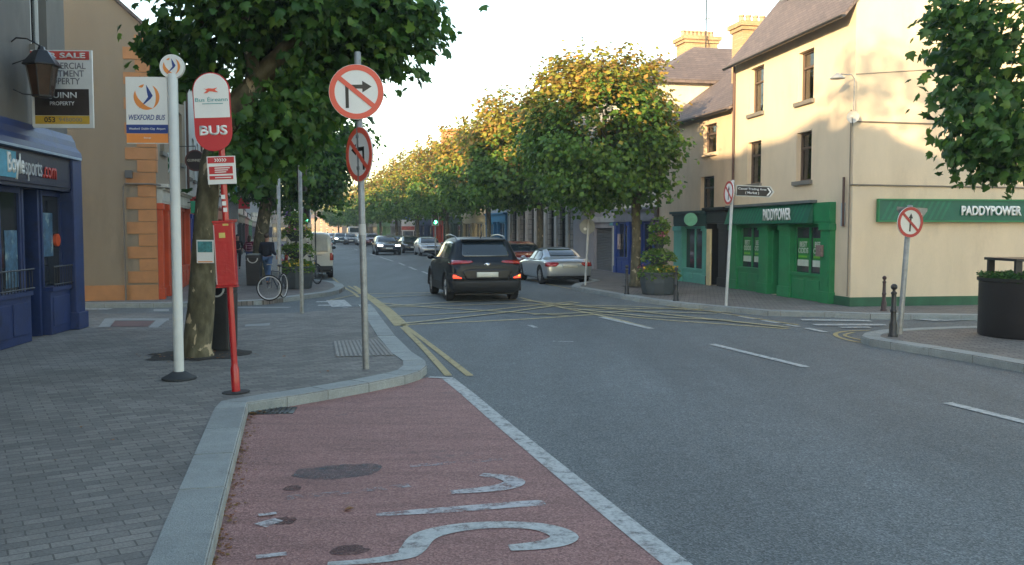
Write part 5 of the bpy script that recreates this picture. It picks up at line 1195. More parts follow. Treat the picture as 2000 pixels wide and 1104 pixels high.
m_ = MB(); m_.box(.35, 3.9, -.8, .8, .18, .3); m_.build('underbody', TRIM, c.root)
for sg in (1, -1):
    m_ = MB()
    for x in (.40, .62): m_.box(x * c.L - .09, x * c.L + .09, sg * (w * .985), sg * (w * .985 + .03), .86 * k, .885 * k)
    m_.build('door_handle', BKP, c.root)
# --- generic detail
def dress(c, kind, rear=True, plate=True, lit=False, det=2):
    k = c.k; w = c.W / 2
    if kind == 'coupe':
        if rear:
            c.patch('rear_window', [(-.50, 1.06 * k), (.50, 1.06 * k), (.44, 1.33 * k), (-.44, 1.33 * k)], 'rear', CARGL, .008)
            c.patch('tail_light', [(.90, .70 * k), (.90, .86 * k), (.45, .86 * k), (.40, .80 * k), (.52, .70 * k)], 'rear', REDL, .02, mirror=True, thick=.02)
            c.patch('number_plate', [(-.27, .66 * k), (.27, .66 * k), (.27, .77 * k), (-.27, .77 * k)], 'rear', PLATE, .03)
            c.patch('lower_bumper', [(-.85, .2 * k), (.85, .2 * k), (.8, .34 * k), (-.8, .34 * k)], 'rear', TRIM, .02)
        side_glass(c, 0, 0, 0, [[(.40, .90), (.395, 1.30), (.32, 1.28), (.25, 1.13), (.22, .94)], [(.41, .9), (.405, 1.31), (.50, 1.29), (.57, 1.15), (.63, .93)]])
    else:
        zr = 1.06 if kind == 'hatch' else 1.1
        if rear and kind == 'hatch':
            c.patch('rear_window', [(-.52, 1.06 * k), (.52, 1.06 * k), (.48, 1.34 * k), (-.48, 1.34 * k)], 'rear', CARGL, .008); c.patch('tail_light', [(.86, .75 * k), (.84, .98 * k), (.66, .98 * k), (.66, .75 * k)], 'rear', REDL, .02, mirror=True)
        side_glass(c, 0, 0, 0, [[(.38, .95), (.37, 1.36), (.22, 1.35), (.15, 1.25), (.13, 1.0)], [(.39, .95), (.38, 1.36), (.48, 1.36), (.58, 1.22), (.68, .96)]] if kind != 'van' else [[(.50, 1.08), (.50, 1.6), (.6, 1.6), (.68, 1.4), (.74, 1.1)]])
    if not rear:
        top = {'hatch': 1.37, 'coupe': 1.31, 'suv': 1.44, 'van': 1.66}[kind]; bot = {'hatch': 1.0, 'coupe': .98, 'suv': 1.08, 'van': 1.14}[kind]
        c.patch('windscreen', [(-.72 * w / .9, bot * k), (.72 * w / .9, bot * k), (.57 * w / .9, top * k), (-.57 * w / .9, top * k)], 'front', CARGL, .01)
        z = {'hatch': .72, 'coupe': .65, 'suv': .78, 'van': .78}[kind]
        c.patch('headlight', [(.86 * w, (z - .05) * k), (.86 * w, (z + .08) * k), (.5 * w, (z + .03) * k), (.5 * w, (z - .05) * k)], 'front', LIT if lit else HEADL, .02, mirror=True)
        c.patch('grille', [(-.42 * w, (z - .06) * k), (.42 * w, (z - .06) * k), (.42 * w, (z + .04) * k), (-.42 * w, (z + .04) * k)], 'front', TRIM, .015)
        c.patch('lower_grille', [(-.7 * w, .28 * k), (.7 * w, .28 * k), (.62 * w, .45 * k), (-.62 * w, .45 * k)], 'front', TRIM, .015)
        if plate: c.patch('number_plate', [(-.26, .46 * k), (.26, .46 * k), (.26, .56 * k), (-.26, .56 * k)], 'front', PLATE, .035)
    c.mirrors(.66 * c.L if kind != 'coupe' else .62 * c.L, (.98 if kind != 'van' else 1.12) * k, c.body.data.materials[0])
SILV = paint('silver_car_paint', (.42, .46, .50), .3, .6)
# silver coupe
a = gp(1068, 556); b_ = gp(1153, 558); hd = R(90 + 14.5); cen = Vector((2.02, 31.1, 0))
c = Car('coupe', 4.2, 1.78, 1.29, 'parked_coupe', 'silver two door coupe parked at the kerb in front of the grey roller shutter', 'car', 'cars in the street', cen, hd, SILV, 2, wr=.32); dress(c, 'coupe', True)
# red car behind, facing the viewer
RDP = paint('red_car_paint', (.30, .012, .014), .25, .3)
def car_px(px, Y, head, *args, **kw):
    x = at(px, 450, Y).x; return Car(*args[:4], *args[4:7], (x, Y, 0), head, *args[7:], **kw)
hf = R(-90 + 14)
def front_car(px, Y, shape, L, W_, H, label, mat, lit=False, det=1, tw=14, grp='cars in the street', nm='parked_car', plate=True):
    hh = R(-90 + tw); fx = at(px, 450, Y).x; c = Car(shape, L, W_, H, nm, label, 'car', grp, (fx - math.cos(hh) * L, Y - math.sin(hh) * L, 0), hh, mat, det); dress(c, 'hatch' if shape == 'hatch' else shape, False, plate, lit); return c
front_car(1040, 38.2, 'hatch', 4.1, 1.8, 1.42, 'dark red hatchback parked nose to nose with the silver coupe', RDP, det=2)
front_car(844, 66, 'hatch', 4.0, 1.78, 1.42, 'silver hatchback parked below the green traffic light', SILV)
DKB = paint('dark_blue_paint', (.012, .018, .035)); DGY = paint('dark_grey_paint', (.03, .035, .038)); TEA = paint('teal_grey_paint', (.03, .06, .07)); WTP = paint('white_car_paint', (.6, .62, .64), .3, 0)
front_car(760, 68.5, 'hatch', 4.4, 1.95, 1.5, 'dark blue car driving towards the viewer with headlights lit', DKB, lit=True, nm='oncoming_car')
front_car(808, 74, 'hatch', 4.1, 1.8, 1.45, 'dark grey car parked just behind the silver hatchback', DGY)
front_car(790, 82, 'hatch', 4.1, 1.8, 1.45, 'teal grey car parked second behind the silver hatchback', TEA)
front_car(772, 92, 'hatch', 4.2, 1.8, 1.5, 'dark car parked behind the oncoming blue car', DKB, det=0)
front_car(729, 104, 'suv', 4.3, 1.85, 1.6, 'dark red car far down the street left of the oncoming blue car', paint('maroon_paint', (.08, .01, .015)), det=0)
front_car(712, 112, 'hatch', 4.3, 1.85, 1.5, 'pale silver car far down the street beside the grey sign pole', SILV, det=0, lit=False)
front_car(667, 119, 'suv', 4.4, 1.95, 1.58, 'dark green grey car far off with headlights lit, leftmost of the oncoming cars', TEA, lit=True, det=0, nm='oncoming_car')
front_car(686, 118, 'hatch', 4.2, 1.8, 1.5, 'small black car far off just left of the grey sign pole', DGY, det=0, nm='oncoming_car')
front_car(694, 130, 'van', 5.2, 2.0, 2.5, 'white van far down the street behind the grey sign pole', WTP, det=0, nm='oncoming_van')
front_car(650, 134, 'hatch', 4.2, 1.8, 1.5, 'white car far off with headlights lit behind the beige van', WTP, lit=True, det=0, nm='oncoming_car')
# beige van, rear view
VP = paint('beige_van_paint', (.62, .60, .53), .4, 0); hv = R(90 + 13)
c = Car('van', 4.5, 1.9, 1.84, 'parked_van', 'cream coloured small van parked at the left kerb behind a bicycle', 'van', 'cars in the street', (at(603, 450, 35).x, 35, 0), hv, VP, 2, wr=.32); k = c.k
c.patch('tail_light', [(.93, .72 * k), (.93, 1.0 * k), (.80, 1.0 * k), (.80, .72 * k)], 'rear', REDL, .02, mirror=True, thick=.02)
c.patch('rear_bumper', [(-.95, .25 * k), (.95, .25 * k), (.95, .5 * k), (-.95, .5 * k)], 'rear', TRIM, .03, thick=.03)
c.patch('door_gap', [(-.006, .52 * k), (.006, .52 * k), (.006, 1.72 * k), (-.006, 1.72 * k)], 'rear', TRIM, .003, step=.2)
c.patch('number_plate', [(-.26, .56 * k), (.26, .56 * k), (.26, .66 * k), (-.26, .66 * k)], 'rear', PLATE, .02)
c.patch('panel_recess', [(.08, 1.05 * k), (.74, 1.05 * k), (.70, 1.6 * k), (.08, 1.6 * k)], 'rear', M('beige_panel', (.52, .50, .44), .5), .003, mirror=True)
side_glass(c, 0, 0, 0, [[(.50, 1.08), (.50, 1.6), (.6, 1.6), (.68, 1.4), (.74, 1.1)]]); c.mirrors(.70 * c.L, 1.15 * k, TRIM)
# cars on the left kerb beyond the van
def rear_car(px, Y, shape, L, W_, H, label, mat, tw=14):
    c = Car(shape, L, W_, H, 'parked_car', label, 'car', 'cars in the street', (at(px, 450, Y).x, Y, 0), R(90 + tw), mat, 0); dress(c, 'hatch', True); return c
rear_car(625, 62, 'hatch', 4.2, 1.8, 1.6, 'pale turquoise car parked beyond the cream van', paint('turquoise_paint', (.16, .28, .28)))
rear_car(600, 52, 'hatch', 4.2, 1.8, 1.62, 'pale green car parked directly in front of the cream van', paint('pale_green_paint', (.2, .28, .26)))
rear_car(628, 86, 'hatch', 4.2, 1.8, 1.6, 'small red car parked far beyond the cream van', RDP)
# ------------------------------------------------------------------ signs, poles, bins, people, bicycles
FRM = M('sign_frame_grey', (.12, .12, .12), .5)
def disc(mb, r, y0, y1, cx=0, cz=0, n=40): mb.prism(circ(cx, cz, r, n), y0, y1)
def ring(mb, r0, r1, y0, y1, cx=0, cz=0, n=40):
    o = circ(cx, cz, r1, n); i = circ(cx, cz, r0, n)
    for k in range(n): mb.prism([o[k], o[(k + 1) % n], i[(k + 1) % n], i[k]], y0, y1)
def proh_sign(e, r, c, rot, sym, redmat, name='sign_disc', bar=True):
    """round prohibition sign on pole; c local centre, rot about z"""
    T = Matrix.Translation(c) @ Matrix.Rotation(rot, 4, 'Z')
    def add(mb, nm, mat, par=None):
        mb.v = [tuple(T @ Vector(v)) for v in mb.v]; return mb.build(nm, mat, par or e)
    m = MB(); disc(m, r, -.07, -.055); sd_ = add(m, name, SIGNW)
    m = MB(); m.mi = 0; disc(m, r * .98, -.055, -.05); m.box(-.05, .05, -.052, .06, -.03, .03); add(m, 'bracket', GALV, sd_)
    m = MB(); ring(m, r * .79, r * .985, -.076, -.0705); 
    add(m, 'red_ring', redmat, sd_)
    m = MB()
    if sym in ('right', 'left'):
        s = 1 if sym == 'right' else -1
        P = [(-.40, -.58), (-.28, -.58), (-.28, .12), (.22, .12), (.22, -.02), (.56, .19), (.22, .40), (.22, .26), (-.40, .26)]
        P = [(s * x * r, z * r) for x, z in P]
        m.prism(P, -.074, -.0704)
    elif sym == 'ahead':
        P = [(-.06, -.6), (.06, -.6), (.06, .25), (.17, .25), (0, .58), (-.17, .25), (-.06, .25)]; m.prism([(x * r, z * r) for x, z in P], -.074, -.0704)
    add(m, 'arrow', SIGNK, sd_)
    if bar:
        a = R(-40); q = r * .84; wd = r * .085
        d = Vector((math.cos(a), math.sin(a))); n = Vector((-d.y, d.x))
        pts = [(-d * q + n * wd), (d * q + n * wd), (d * q - n * wd), (-d * q - n * wd)]
        m = MB(); m.prism([(p.x, p.y) for p in pts], -.0785, -.0742); add(m, 'red_bar', redmat, sd_)
    return sd_
def pole(e, h, r, mat=GALV, cap=True, base=None, name='pole'):
    m = MB(); m.lathe([(r, -.05), (r, h), (r * .8, h + .012), (0, h + .014)], 18); return m.build(name, mat, e, smooth=True)
# grey pole with two prohibitory signs
RDN = M('sign_red_bright', (.72, .10, .06), .4, var=.06, bump=0)
g = gp(715, 720, KH); e = empty('road_sign', g, 0, 'tall grey pole with a no right turn sign above a turned no left turn sign', 'road sign', tilt=(0, R(-1.0)))
pole(e, 4.02, .043)
proh_sign(e, .345, (-.02, 0, 3.52), R(3), 'right', RDN); proh_sign(e, .345, (.045, 0, 2.74), R(-52), 'left', RDN)
m = MB(); m.lathe([(.046, 1.72), (.046, 1.86)], 18); m.build('pole_band', M('pale_band', (.45, .46, .45), .6), e)
m = MB(); 
for z in (3.75, 3.3, 2.95, 2.55): m.lathe([(.052, z), (.052, z + .04)], 18)
m.build('clamps', GALV, e)
# no straight ahead sign, leaning
g = gp(1757, 652, KH); e = empty('road_sign', g, 0, 'leaning grey pole with a no straight ahead sign beside the bollards', 'road sign', tilt=(0, R(3.2)))
pole(e, 2.2, .045); proh_sign(e, .262, (-.02, 0, 1.92), R(17), 'ahead', M('sign_red_dark', (.45, .04, .035), .4, var=.08, bump=0))
m = MB(); m.prism([(-.19, 2.18), (.33, 2.18), (.33, 2.13), (.16, 1.85), (.0, 1.80), (-.19, 2.13)], .06, .075); m.build('triangular_sign_back', GALV, e)
m = MB(); m.box(.14, .24, .05, .058, 2.0, 2.08); m.build('sticker_or_glint', SIGNW, e)
# disc at fingerpost
g = gp(1418, 597, KH); e = empty('finger_post', g, 0, 'pale pole with a black pointed direction sign and a prohibition disc', 'sign post', tilt=(0, R(2.4)))
pole(e, 2.95, .035, M('pale_pole', (.42, .43, .42), .5)); proh_sign(e, .28, (-.02, 0, 2.66), R(-80), 'ahead', M('sign_red_dark', (.45, .04, .035), .4))
m = MB(); z = 2.72; T = [(.08, z - .13), (.88, z - .13), (.98, z), (.88, z + .13), (.08, z + .13)]; m.prism(T, -.02, .02); fb = m.build('finger_board', M('finger_white', (.5, .5, .46), .5), e)
m = MB(); m.prism([(.10, z - .11), (.86, z - .11), (.94, z), (.86, z + .11), (.10, z + .11)], -.024, -.0205); m.build('black_face', SIGNK, fb)
m = MB(); m.prism([(.80, z + .09), (.84, z + .09), (.91, z), (.84, z - .09), (.80, z - .09), (.87, z)], -.03, -.0245); m.build('chevron', SIGNW, fb)
text('Casual Trading Area', SIGNW, fb, .13, .79, z + .01, z + .075, -.03, bold=.01); text('( Market )', SIGNW, fb, .3, .62, z - .085, z - .01, -.03, bold=.01)
# twin sign backs
g = gp(1143, 557, KH); e = empty('road_sign', g, R(0), 'pole with two round sign backs one above the other beside the silver coupe', 'road sign', tilt=(0, R(2.8)))
pole(e, 2.72, .035, M('pale_pole', (.42, .43, .42), .5)); GB = M('sign_back', (.26, .27, .25), .55, metal=.3, var=.12)
for z in (2.46, 1.9):
    m = MB(); disc(m, .25, .045, .06, -.03, z); d_ = m.build('sign_disc', GB, e); m = MB(); disc(m, .05, .03, .0445, -.1, z - .08, 12); m.build('sticker_or_glint', SIGNW, d_)  # white spot on each back: rivet shine put in as a pale disc
# white bus stop
g = gp(350, 740, KH); e = empty('bus_stop', g, R(2), 'white bus stop pole with a square plate, disc on top and dark foot', 'bus stop')
WP = M('white_pole', (.60, .63, .62), .4, var=.06, scale=3, alt=(.42, .45, .45), altn=.62)
m = MB(); m.lathe([(.058, .05), (.058, 3.6), (.05, 3.62), (0, 3.625)], 28); m.build('pole', WP, e, smooth=True)
m = MB(); m.lathe([(.2, 0), (.2, .02), (.13, .055), (.075, .09), (.0, .09)], 28); m.build('foot', M('rubber_foot', (.03, .035, .04), .8), e, smooth=True)
OR = M('logo_orange', (.75, .26, .06), .5, var=.05, bump=0); NB = M('logo_blue_dark', (.02, .05, .22), .5, var=.05, bump=0)
def logo(par, cx, cz, r, y):
    for a0, a1, ri in ((150, 300, .55), (-62, 62, .72), (100, 128, .8)):
        o = circ(cx, cz, r, 14, a0, a1); i_ = [(cx + (x - cx) * (ri + (1 - ri) * abs(k / 7. - 1) ** 2), cz + (z - cz) * (ri + (1 - ri) * abs(k / 7. - 1) ** 2)) for k, (x, z) in enumerate(o)]
        m = MB()
        for k in range(len(o) - 1): m.prism([o[k], o[k + 1], i_[k + 1], i_[k]], y, y + .002)
        m.build('logo_arc', OR, par)
    m = MB(); P = [(-.02, .95), (.2, .6), (.48, .1), (.3, -.15), (-.62, -.92), (-.1, -.3), (.12, .0), (.05, .3)]
    m.prism([(cx + x * r, cz + z * r) for x, z in P], y, y + .002); m.build('logo_sail', NB, par)
def bplate(x0, x1, z0, z1):
    m = MB(); m.box(x0, x1, -.012, .004, z0, z1); pl = m.build('plate', SIGNW, e, bevel=.004); H = z1 - z0
    m = MB(); m.box(x0, x1, -.015, -.0125, z0 + H * .155, z0 + H * .285); m.build('blue_band', NB, pl); m = MB(); m.box(x0, x1, -.015, -.0125, z0 + .01, z0 + H * .152); m.build('orange_band', OR, pl)
    logo(pl, (x0 + x1) / 2 + .0, z0 + H * .70, .15, -.015)
    text('WEXFORD BUS', NB, pl, x0 + .03, x1 - .03, z0 + H * .355, z0 + H * .435, -.0155, bold=.01, shear=.25, th=.002)
    text('Wexford  Dublin City  Airport', SIGNW, pl, x0 + .03, x1 - .03, z0 + H * .20, z0 + H * .24, -.0175, bold=.01, th=.002); text('Stop', SIGNW, pl, x0 + .2, x1 - .2, z0 + H * .07, z0 + H * .1, -.0175, bold=.01, th=.002)
ex = lambda px: (px - 350) / F * 10.74
bplate(ex(247 + 14), ex(340), 2.80, 3.58)
m = MB(); m.prism(circ(.0, 3.70, .142, 36), -.03, .03); dk = m.build('top_disc', SIGNW, e, bevel=.006); logo(dk, 0, 3.70, .10, -.034)
m = MB(); m.box(-.05, .02, .056, .06, 1.62, 1.8); 
m = MB(); 
for z, q in ((1.46, .02), (1.38, -.015), (1.55, -.02), (1.42, .01)): m.add([(q - .02, -.0605, z), (q + .015, -.0605, z + .01), (q + .02, -.0605, z + .025), (q - .01, -.0605, z + .02)], [(0, 1, 2, 3)])
# red bus stop
g = gp(461, 766, KH); e = empty('bus_stop', g, R(4), 'red bus stop post with a white and red oval sign and timetable case', 'bus stop', tilt=(0, R(-2.3)))
RP_ = M('red_post_paint', (.42, .012, .016), .35, var=.12, coat=.3); RB = M('red_oval', (.48, .02, .03), .4, var=.05, bump=0)
m = MB(); m.lathe([(.046, 0), (.046, .26), (.036, .29), (.034, .32), (.034, 2.95), (0, 2.95)], 20); m.build('pole', RP_, e, smooth=True)
m = MB(); m.lathe([(.15, 0), (.15, .006), (.1, .012), (0, .012)], 20); m.build('base_plate', M('dark_base', (.03, .03, .032), .8), e)
def stad(x, z0, z1, hw, n=18): return circ(x, z1 - hw, hw, n, 0, 180) + circ(x, z0 + hw, hw, n, 180, 360)
s_ = 9.86 / F; cx = -.06; zt = 3.475; zb = 2.635; hw = .197
m = MB(); m.prism(stad(cx, zb, zt, hw), -.062, -.042); ov = m.build('oval_sign', RB, e, bevel=.004)
zm = zb + (zt - zb) * .425
m = MB(); m.prism(circ(cx, zt - hw, hw - .012, 18, 0, 180) + [(cx - hw + .012, zm), (cx + hw - .012, zm)], -.0665, -.063); m.build('white_face', SIGNW, ov)
text('BUS', SIGNW, ov, cx - .145, cx + .15, zb + .17, zb + .275, -.0672, bold=.035, th=.004)
text('Bus Éireann', M('logo_teal', (.05, .3, .33), .5), ov, cx - .17, cx + .17, zt - .31, zt - .26, -.0705, bold=.0, th=.003)
m = MB(); m.box(cx - .1, cx + .12, -.0705, -.067, zt - .337, zt - .331); m.build('strap_line', M('logo_teal', (.05, .3, .33), .5), ov)
m = MB(); P = [(-.09, .035), (-.06, .02), (-.03, .03), (.03, .025), (.08, .035), (.05, .012), (.09, -.015), (.04, -.01), (.02, -.005), (-.02, -.002), (-.05, -.02), (-.09, -.022), (-.05, .005)]
m.prism([(cx + x * .85, zt - .2 + z) for x, z in P], -.0705, -.067); m.build('running_dog', RDN, ov)
nx = .0; m = MB(); m.box(nx - .15, nx + .15, -.06, -.04, 2.28, 2.58); nt_ = m.build('notice', SIGNW, e, bevel=.004)
m = MB(); m.box(nx - .14, nx + .14, -.064, -.0605, 2.505, 2.57); m.box(nx - .13, nx + .12, -.064, -.0605, 2.39, 2.47); m.box(nx - .13, nx + .12, -.064, -.0605, 2.33, 2.37); m.build('red_panel', RB, nt_)
m = MB(); [m.prism([(nx - .07 + .026 * k, 2.52), (nx - .055 + .026 * k, 2.537), (nx - .07 + .026 * k, 2.555), (nx - .058 + .026 * k, 2.555), (nx - .043 + .026 * k, 2.537), (nx - .058 + .026 * k, 2.52)], -.0665, -.0645) for k in range(5)]; m.build('chevron_row', SIGNW, nt_); m = MB(); [m.box(nx - .07, nx + .09 - .02 * k, -.0665, -.0645, 2.448 - .022 * k, 2.458 - .022 * k) for k in range(3)]; m.box(nx - .07, nx + .1, -.0665, -.0645, 2.345, 2.355); m.build('text_lines', SIGNW, nt_)
m = MB(); m.box(-.105, .105, -.15, -.035, 1.18, 1.86); bx = m.build('timetable_case', RP_, e, bevel=.012)
m = MB(); m.box(-.11, .11, -.155, -.03, 1.862, 1.885); m.box(-.11, .11, -.155, -.03, 1.165, 1.178); m.build('case_lid', RP_, bx)
m = MB(); m.box(-.045, .02, -.154, -.1505, 1.70, 1.755); m.box(.0, .06, -.154, -.1505, 1.83, 1.85); m.build('sticker_or_glint', M('yellow_sticker', (.55, .45, .12), .6), bx)
m = MB(); m.box(-.101, -.091, -.153, -.1505, 1.2, 1.84); m.build('edge_strip', M('pale_edge', (.4, .32, .32), .4), bx)
m = MB(); 
for z, q in ((2.05, .0), (1.98, .008), (2.12, -.006)): m.box(-.02 + q, .022 + q, -.0375, -.0345, z, z + .045)
m.build('sticker_or_glint', SIGNW, e)
# poster on the near tree
p_ = at(401, 490, gb.y - .21); e = empty('tree_poster', p_, R(4), 'small blue green poster fixed to the near tree trunk', 'poster')
m = MB(); m.box(-.115, .115, -.012, 0, -.17, .15); ps = m.build('sheet', SIGNW, e)
m = MB(); m.box(-.10, .10, -.016, -.0125, -.02, .13); m.build('picture', M('poster_teal', (.05, .22, .24), .5, var=.5, scale=14, alt=(.02, .05, .04), altn=.55), ps)
m = MB(); m.box(-.10, .10, -.016, -.0125, -.16, -.145); m.build('stripe', OR, ps)
# litter bins
def bin_(px, py, h, wd, rz, label, mat):
    g = gp(px, py, KH); e = empty('litter_bin', (g.x, g.y + wd / 2, KH), rz, label, 'litter bin', 'square black litter bins'); s = wd / 2
    m = MB(); m.add([(-s * .92, -s * .92, 0), (s * .92, -s * .92, 0), (s * .92, s * .92, 0), (-s * .92, s * .92, 0), (-s, -s, h * .8), (s, -s, h * .8), (s, s, h * .8), (-s, s, h * .8)], [(0, 3, 2, 1), (4, 5, 6, 7), (0, 1, 5, 4), (1, 2, 6, 5), (2, 3, 7, 6), (3, 0, 4, 7)]); m.build('body', mat, e, bevel=.03)
    m = MB(); m.box(-s, s, -s, s, h * .803, h * .96); hd = m.build('hood', mat, e, bevel=.03)
    m = MB(); m.lathe([(s * .98, h * .955), (s * .8, h), (0, h + .02)], 4); 
    m = MB(); m.prism(circ(0, h * .87, s * .62, 20, 180, 360) , -s - .004, -s - .002); m.build('opening', SIGNK, hd)
    o = circ(0, h * .87, s * .74, 20, 180, 360); i_ = circ(0, h * .87, s * .6, 20, 180, 360); m = MB()
    for k in range(20): m.prism([o[k], o[k + 1], i_[k + 1], i_[k]], -s - .015, -s - .001)
    m.build('rim', M('bin_rim', (.5, .5, .48), .5), hd)
    m = MB(); m.box(-s * .8, s * .8, -s * .8, s * .8, h * .962, h); m.build('top', M('bin_top', (.25, .28, .28), .4, metal=.5), hd, bevel=.015)
BINM = M('bin_black', (.028, .03, .032), .55, var=.25)
bin_(428, 685, 1.06, .35, R(-8), 'black litter bin with a pale curved mouth directly behind the near tree trunk', BINM)
bin_(493, 558, 1.02, .46, R(5), 'black litter bin on the far left pavement in front of the man in jeans', BINM)
# bollards
def bollard(px, py, s, label, col=BLACK):
    g = gp(px, py, KH); e = empty('bollard', g, 0, label, 'bollard', 'black iron bollards'); 
    m = MB(); m.lathe([(q * s, z * s) for q, z in [(.095, 0), (.095, .03), (.075, .06), (.075, .22), (.06, .28), (.052, .30), (.05, .46), (.062, .47), (.062, .50), (.048, .52), (.044, .80), (.055, .81), (.055, .84), (.03, .86), (.025, .89), (0, .89)]], 16); m.build('shaft', col, e, smooth=True)
    m = MB(); m.sphere((0, 0, .945 * s), .062 * s, 16); m.build('ball', col, e, smooth=True)
bollard(1744, 657, .88, 'black ball topped bollard beside the leaning no straight ahead sign')
bollard(1726, 607, .77, 'dark reddish bollard in front of the cream gable', M('bollard_maroon', (.035, .012, .014), .4))
bollard(1224, 575, .82, 'black bollard just left of the nearest right hand tree')
bollard(1320, 588, .85, 'black bollard in front of the right hand flower planter')
# plain poles
g = gp(547, 581, KH); e = empty('plain_pole', g, 0, 'plain grey pole beside the first bicycle', 'pole'); pole(e, 3.35, .05)
g = gp(590, 612, KH); e = empty('signal_pole', g, R(0), 'slim grey signal pole at the pavement corner with the back of a black traffic light', 'traffic light')
pole(e, 3.5, .042); m = MB(); m.box(-.09, .09, .06, .26, 2.62, 3.62); hd = m.build('signal_head', BLACK, e, bevel=.02); m = MB(); m.box(-.02, .02, .02, .08, 2.7, 2.75); m.box(-.02, .02, .02, .08, 3.4, 3.45); m.build('bracket', GALV, hd)
m = MB(); [m.tube([(0, .27, z), (0, .37, z)], [.075, .08], 12) for z in (2.8, 3.1, 3.4)]; m.build('hood', BLACK, hd)
g = gp(617, 541, KH); e = empty('lamp_post', g, 0, 'thin dark lamp post by the second bicycle, passing in front of the cream van', 'lamp post'); m = MB(); m.lathe([(.05, 0), (.05, .8), (.03, .85), (.024, 4.2), (0, 4.2)], 12); m.build('pole', M('dark_pole', (.06, .06, .06), .5), e, smooth=True)
# traffic lights facing the viewer
GO = emis('green_signal', (.10, 1, .45), 3.2); OFFR = M('signal_off_red', (.04, .008, .008), .3); OFFA = M('signal_off_amber', (.05, .03, .008), .3)
def signal(px, py, Y, s, label, border):
    p = at(px, py, Y); e = empty('traffic_light', (p.x, Y, KH), R(8), label, 'traffic light'); h = p.z - KH
    pole(e, h + .3 * s, .05, M('signal_pole', (.22, .24, .24), .5))
    m = MB(); m.box(-.24 * s, .24 * s, -.085, -.07, h - .5 * s, h + .5 * s); bb = m.build('backboard', BLACK, e, bevel=.0)
    if border:
        m = MB(); t = .045 * s; a, b_ = .24 * s, .5 * s
        m.box(-a, -a + t, -.095, -.0855, h - b_, h + b_); m.box(a - t, a, -.095, -.0855, h - b_, h + b_); m.box(-a + t, a - t, -.095, -.0855, h + b_ - t, h + b_); m.box(-a + t, a - t, -.095, -.0855, h - b_, h - b_ + t); m.build('white_border', SIGNW, bb)
    m = MB(); m.box(-.14 * s, .14 * s, -.2, -.096, h - .44 * s, h + .44 * s); hd = m.build('signal_head', BLACK, e, bevel=.02)
    for z, mt in ((.28, OFFR), (0, OFFA), (-.28, GO)):
        m = MB(); m.prism(circ(0, h + z * s, .115 * s, 16), -.21, -.2005); m.build('lens', mt, hd)
        m = MB(); o = circ(0, h + z * s, .135 * s, 12, 0, 180); i_ = circ(0, h + z * s, .12 * s, 12, 0, 180)
        for k in range(12): m.prism([o[k], o[k + 1], i_[k + 1], i_[k]], -.3, -.2)
        m.build('hood', BLACK, hd)
signal(850, 426, 66, 1.1, 'traffic light showing green with a white bordered board, above the silver hatchback', True)
signal(599, 420, 40, .72, 'traffic light showing green beside the left flower planter', True)
# roadside board
p = at(797, 470, 84); e = empty('roadside_board', (p.x, 84, KH), R(10), 'white and red billboard with a blue band on two legs among the far right trees', 'billboard')
m = MB(); m.box(-.55, -.48, 0, .07, 0, 2.2); m.build('leg', WHITE, e); m = MB(); m.box(.48, .55, 0, .07, 0, 2.2); m.build('leg', WHITE, e)
m = MB(); m.box(-.62, .62, -.04, -.001, 1.7, 2.75); bd = m.build('board', SIGNW, e); m = MB(); m.box(-.6, .6, -.05, -.041, 1.8, 2.15); m.build('red_panel', M('board_red', (.5, .12, .1), .5, var=.4, scale=6), bd)
m = MB(); m.box(-.5, .5, -.05, .03, 2.76, 3.2); m.build('blue_panel', M('board_blue', (.12, .22, .5), .5), e)
# lantern and estate board on the blue betting shop
lp = Vector((-7.385, 14.25, 4.02)); e = empty('wall_lantern', lp, BOY.root.rotation_euler.z, 'old black wall lantern on a curled bracket above the blue shop', 'lantern'); e.scale = (.86, .86, .88)
LG = M('lantern_glass', (.055, .025, .012), .25, var=.3)
m = MB(); m.lathe([(.17, .0), (.26, .52), (.0, .52)], 6); m.build('glass', LG, e)
m = MB()
for k in range(6):
    a = math.pi * 2 * k / 6; m.tube([(.172 * math.cos(a), .172 * math.sin(a), 0), (.264 * math.cos(a), .264 * math.sin(a), .52)], .013, 6)
m.lathe([(.18, -.03), (.18, 0), (0, 0)], 6); m.lathe([(.33, .52), (.33, .54), (.14, .78), (.07, .80), (.05, .86), (0, .88)], 6); m.build('frame', BLACK, e)
m = MB(); m.tube([(0, 0, .86), (-.06, .22, .98), (-.02, .42, 1.0), (0, .58, .88), (0, .62, .6), (0, .62, .3)], .014, 6); m.tube([(0, .62, .15), (0, .35, .02), (0, .15, .0)], .01, 6); m.tube([(0, .62, .5), (0, .3, .62), (0, .1, .7)], .01, 6); m.build('bracket', BLACK, e)
p0 = at(60, 98, 14.75); p1 = at(182, 250, 14.75); wd = p1.x - p0.x; e = empty('estate_board', (p0.x, 14.75, p1.z), R(2), 'white property sale board projecting from the dark wall behind the lantern', 'sign board'); hh = p0.z - p1.z
m = MB(); m.box(0, wd, -.02, .02, 0, hh); bd = m.build('board', SIGNW, e, bevel=.004)
m = MB(); m.box(.0, wd - .04, -.026, -.0205, hh * .875, hh * .985); m.build('red_band', M('estate_red', (.55, .06, .05), .5), bd); 
m = MB(); m.box(.05, wd - .06, -.026, -.0205, hh * .16, hh * .5); m.build('dark_panel', M('estate_dark', (.035, .025, .022), .5, var=.5, scale=2, alt=(.2, .15, .12), altn=.62), bd)
m = MB(); m.box(.05, wd - .06, -.026, -.0205, hh * .05, hh * .155); m.build('yellow_band', M('estate_yellow', (.6, .38, .04), .5), bd)
text('FOR SALE', SIGNW, bd, .05, wd - .1, hh * .895, hh * .965, -.03, bold=.03)
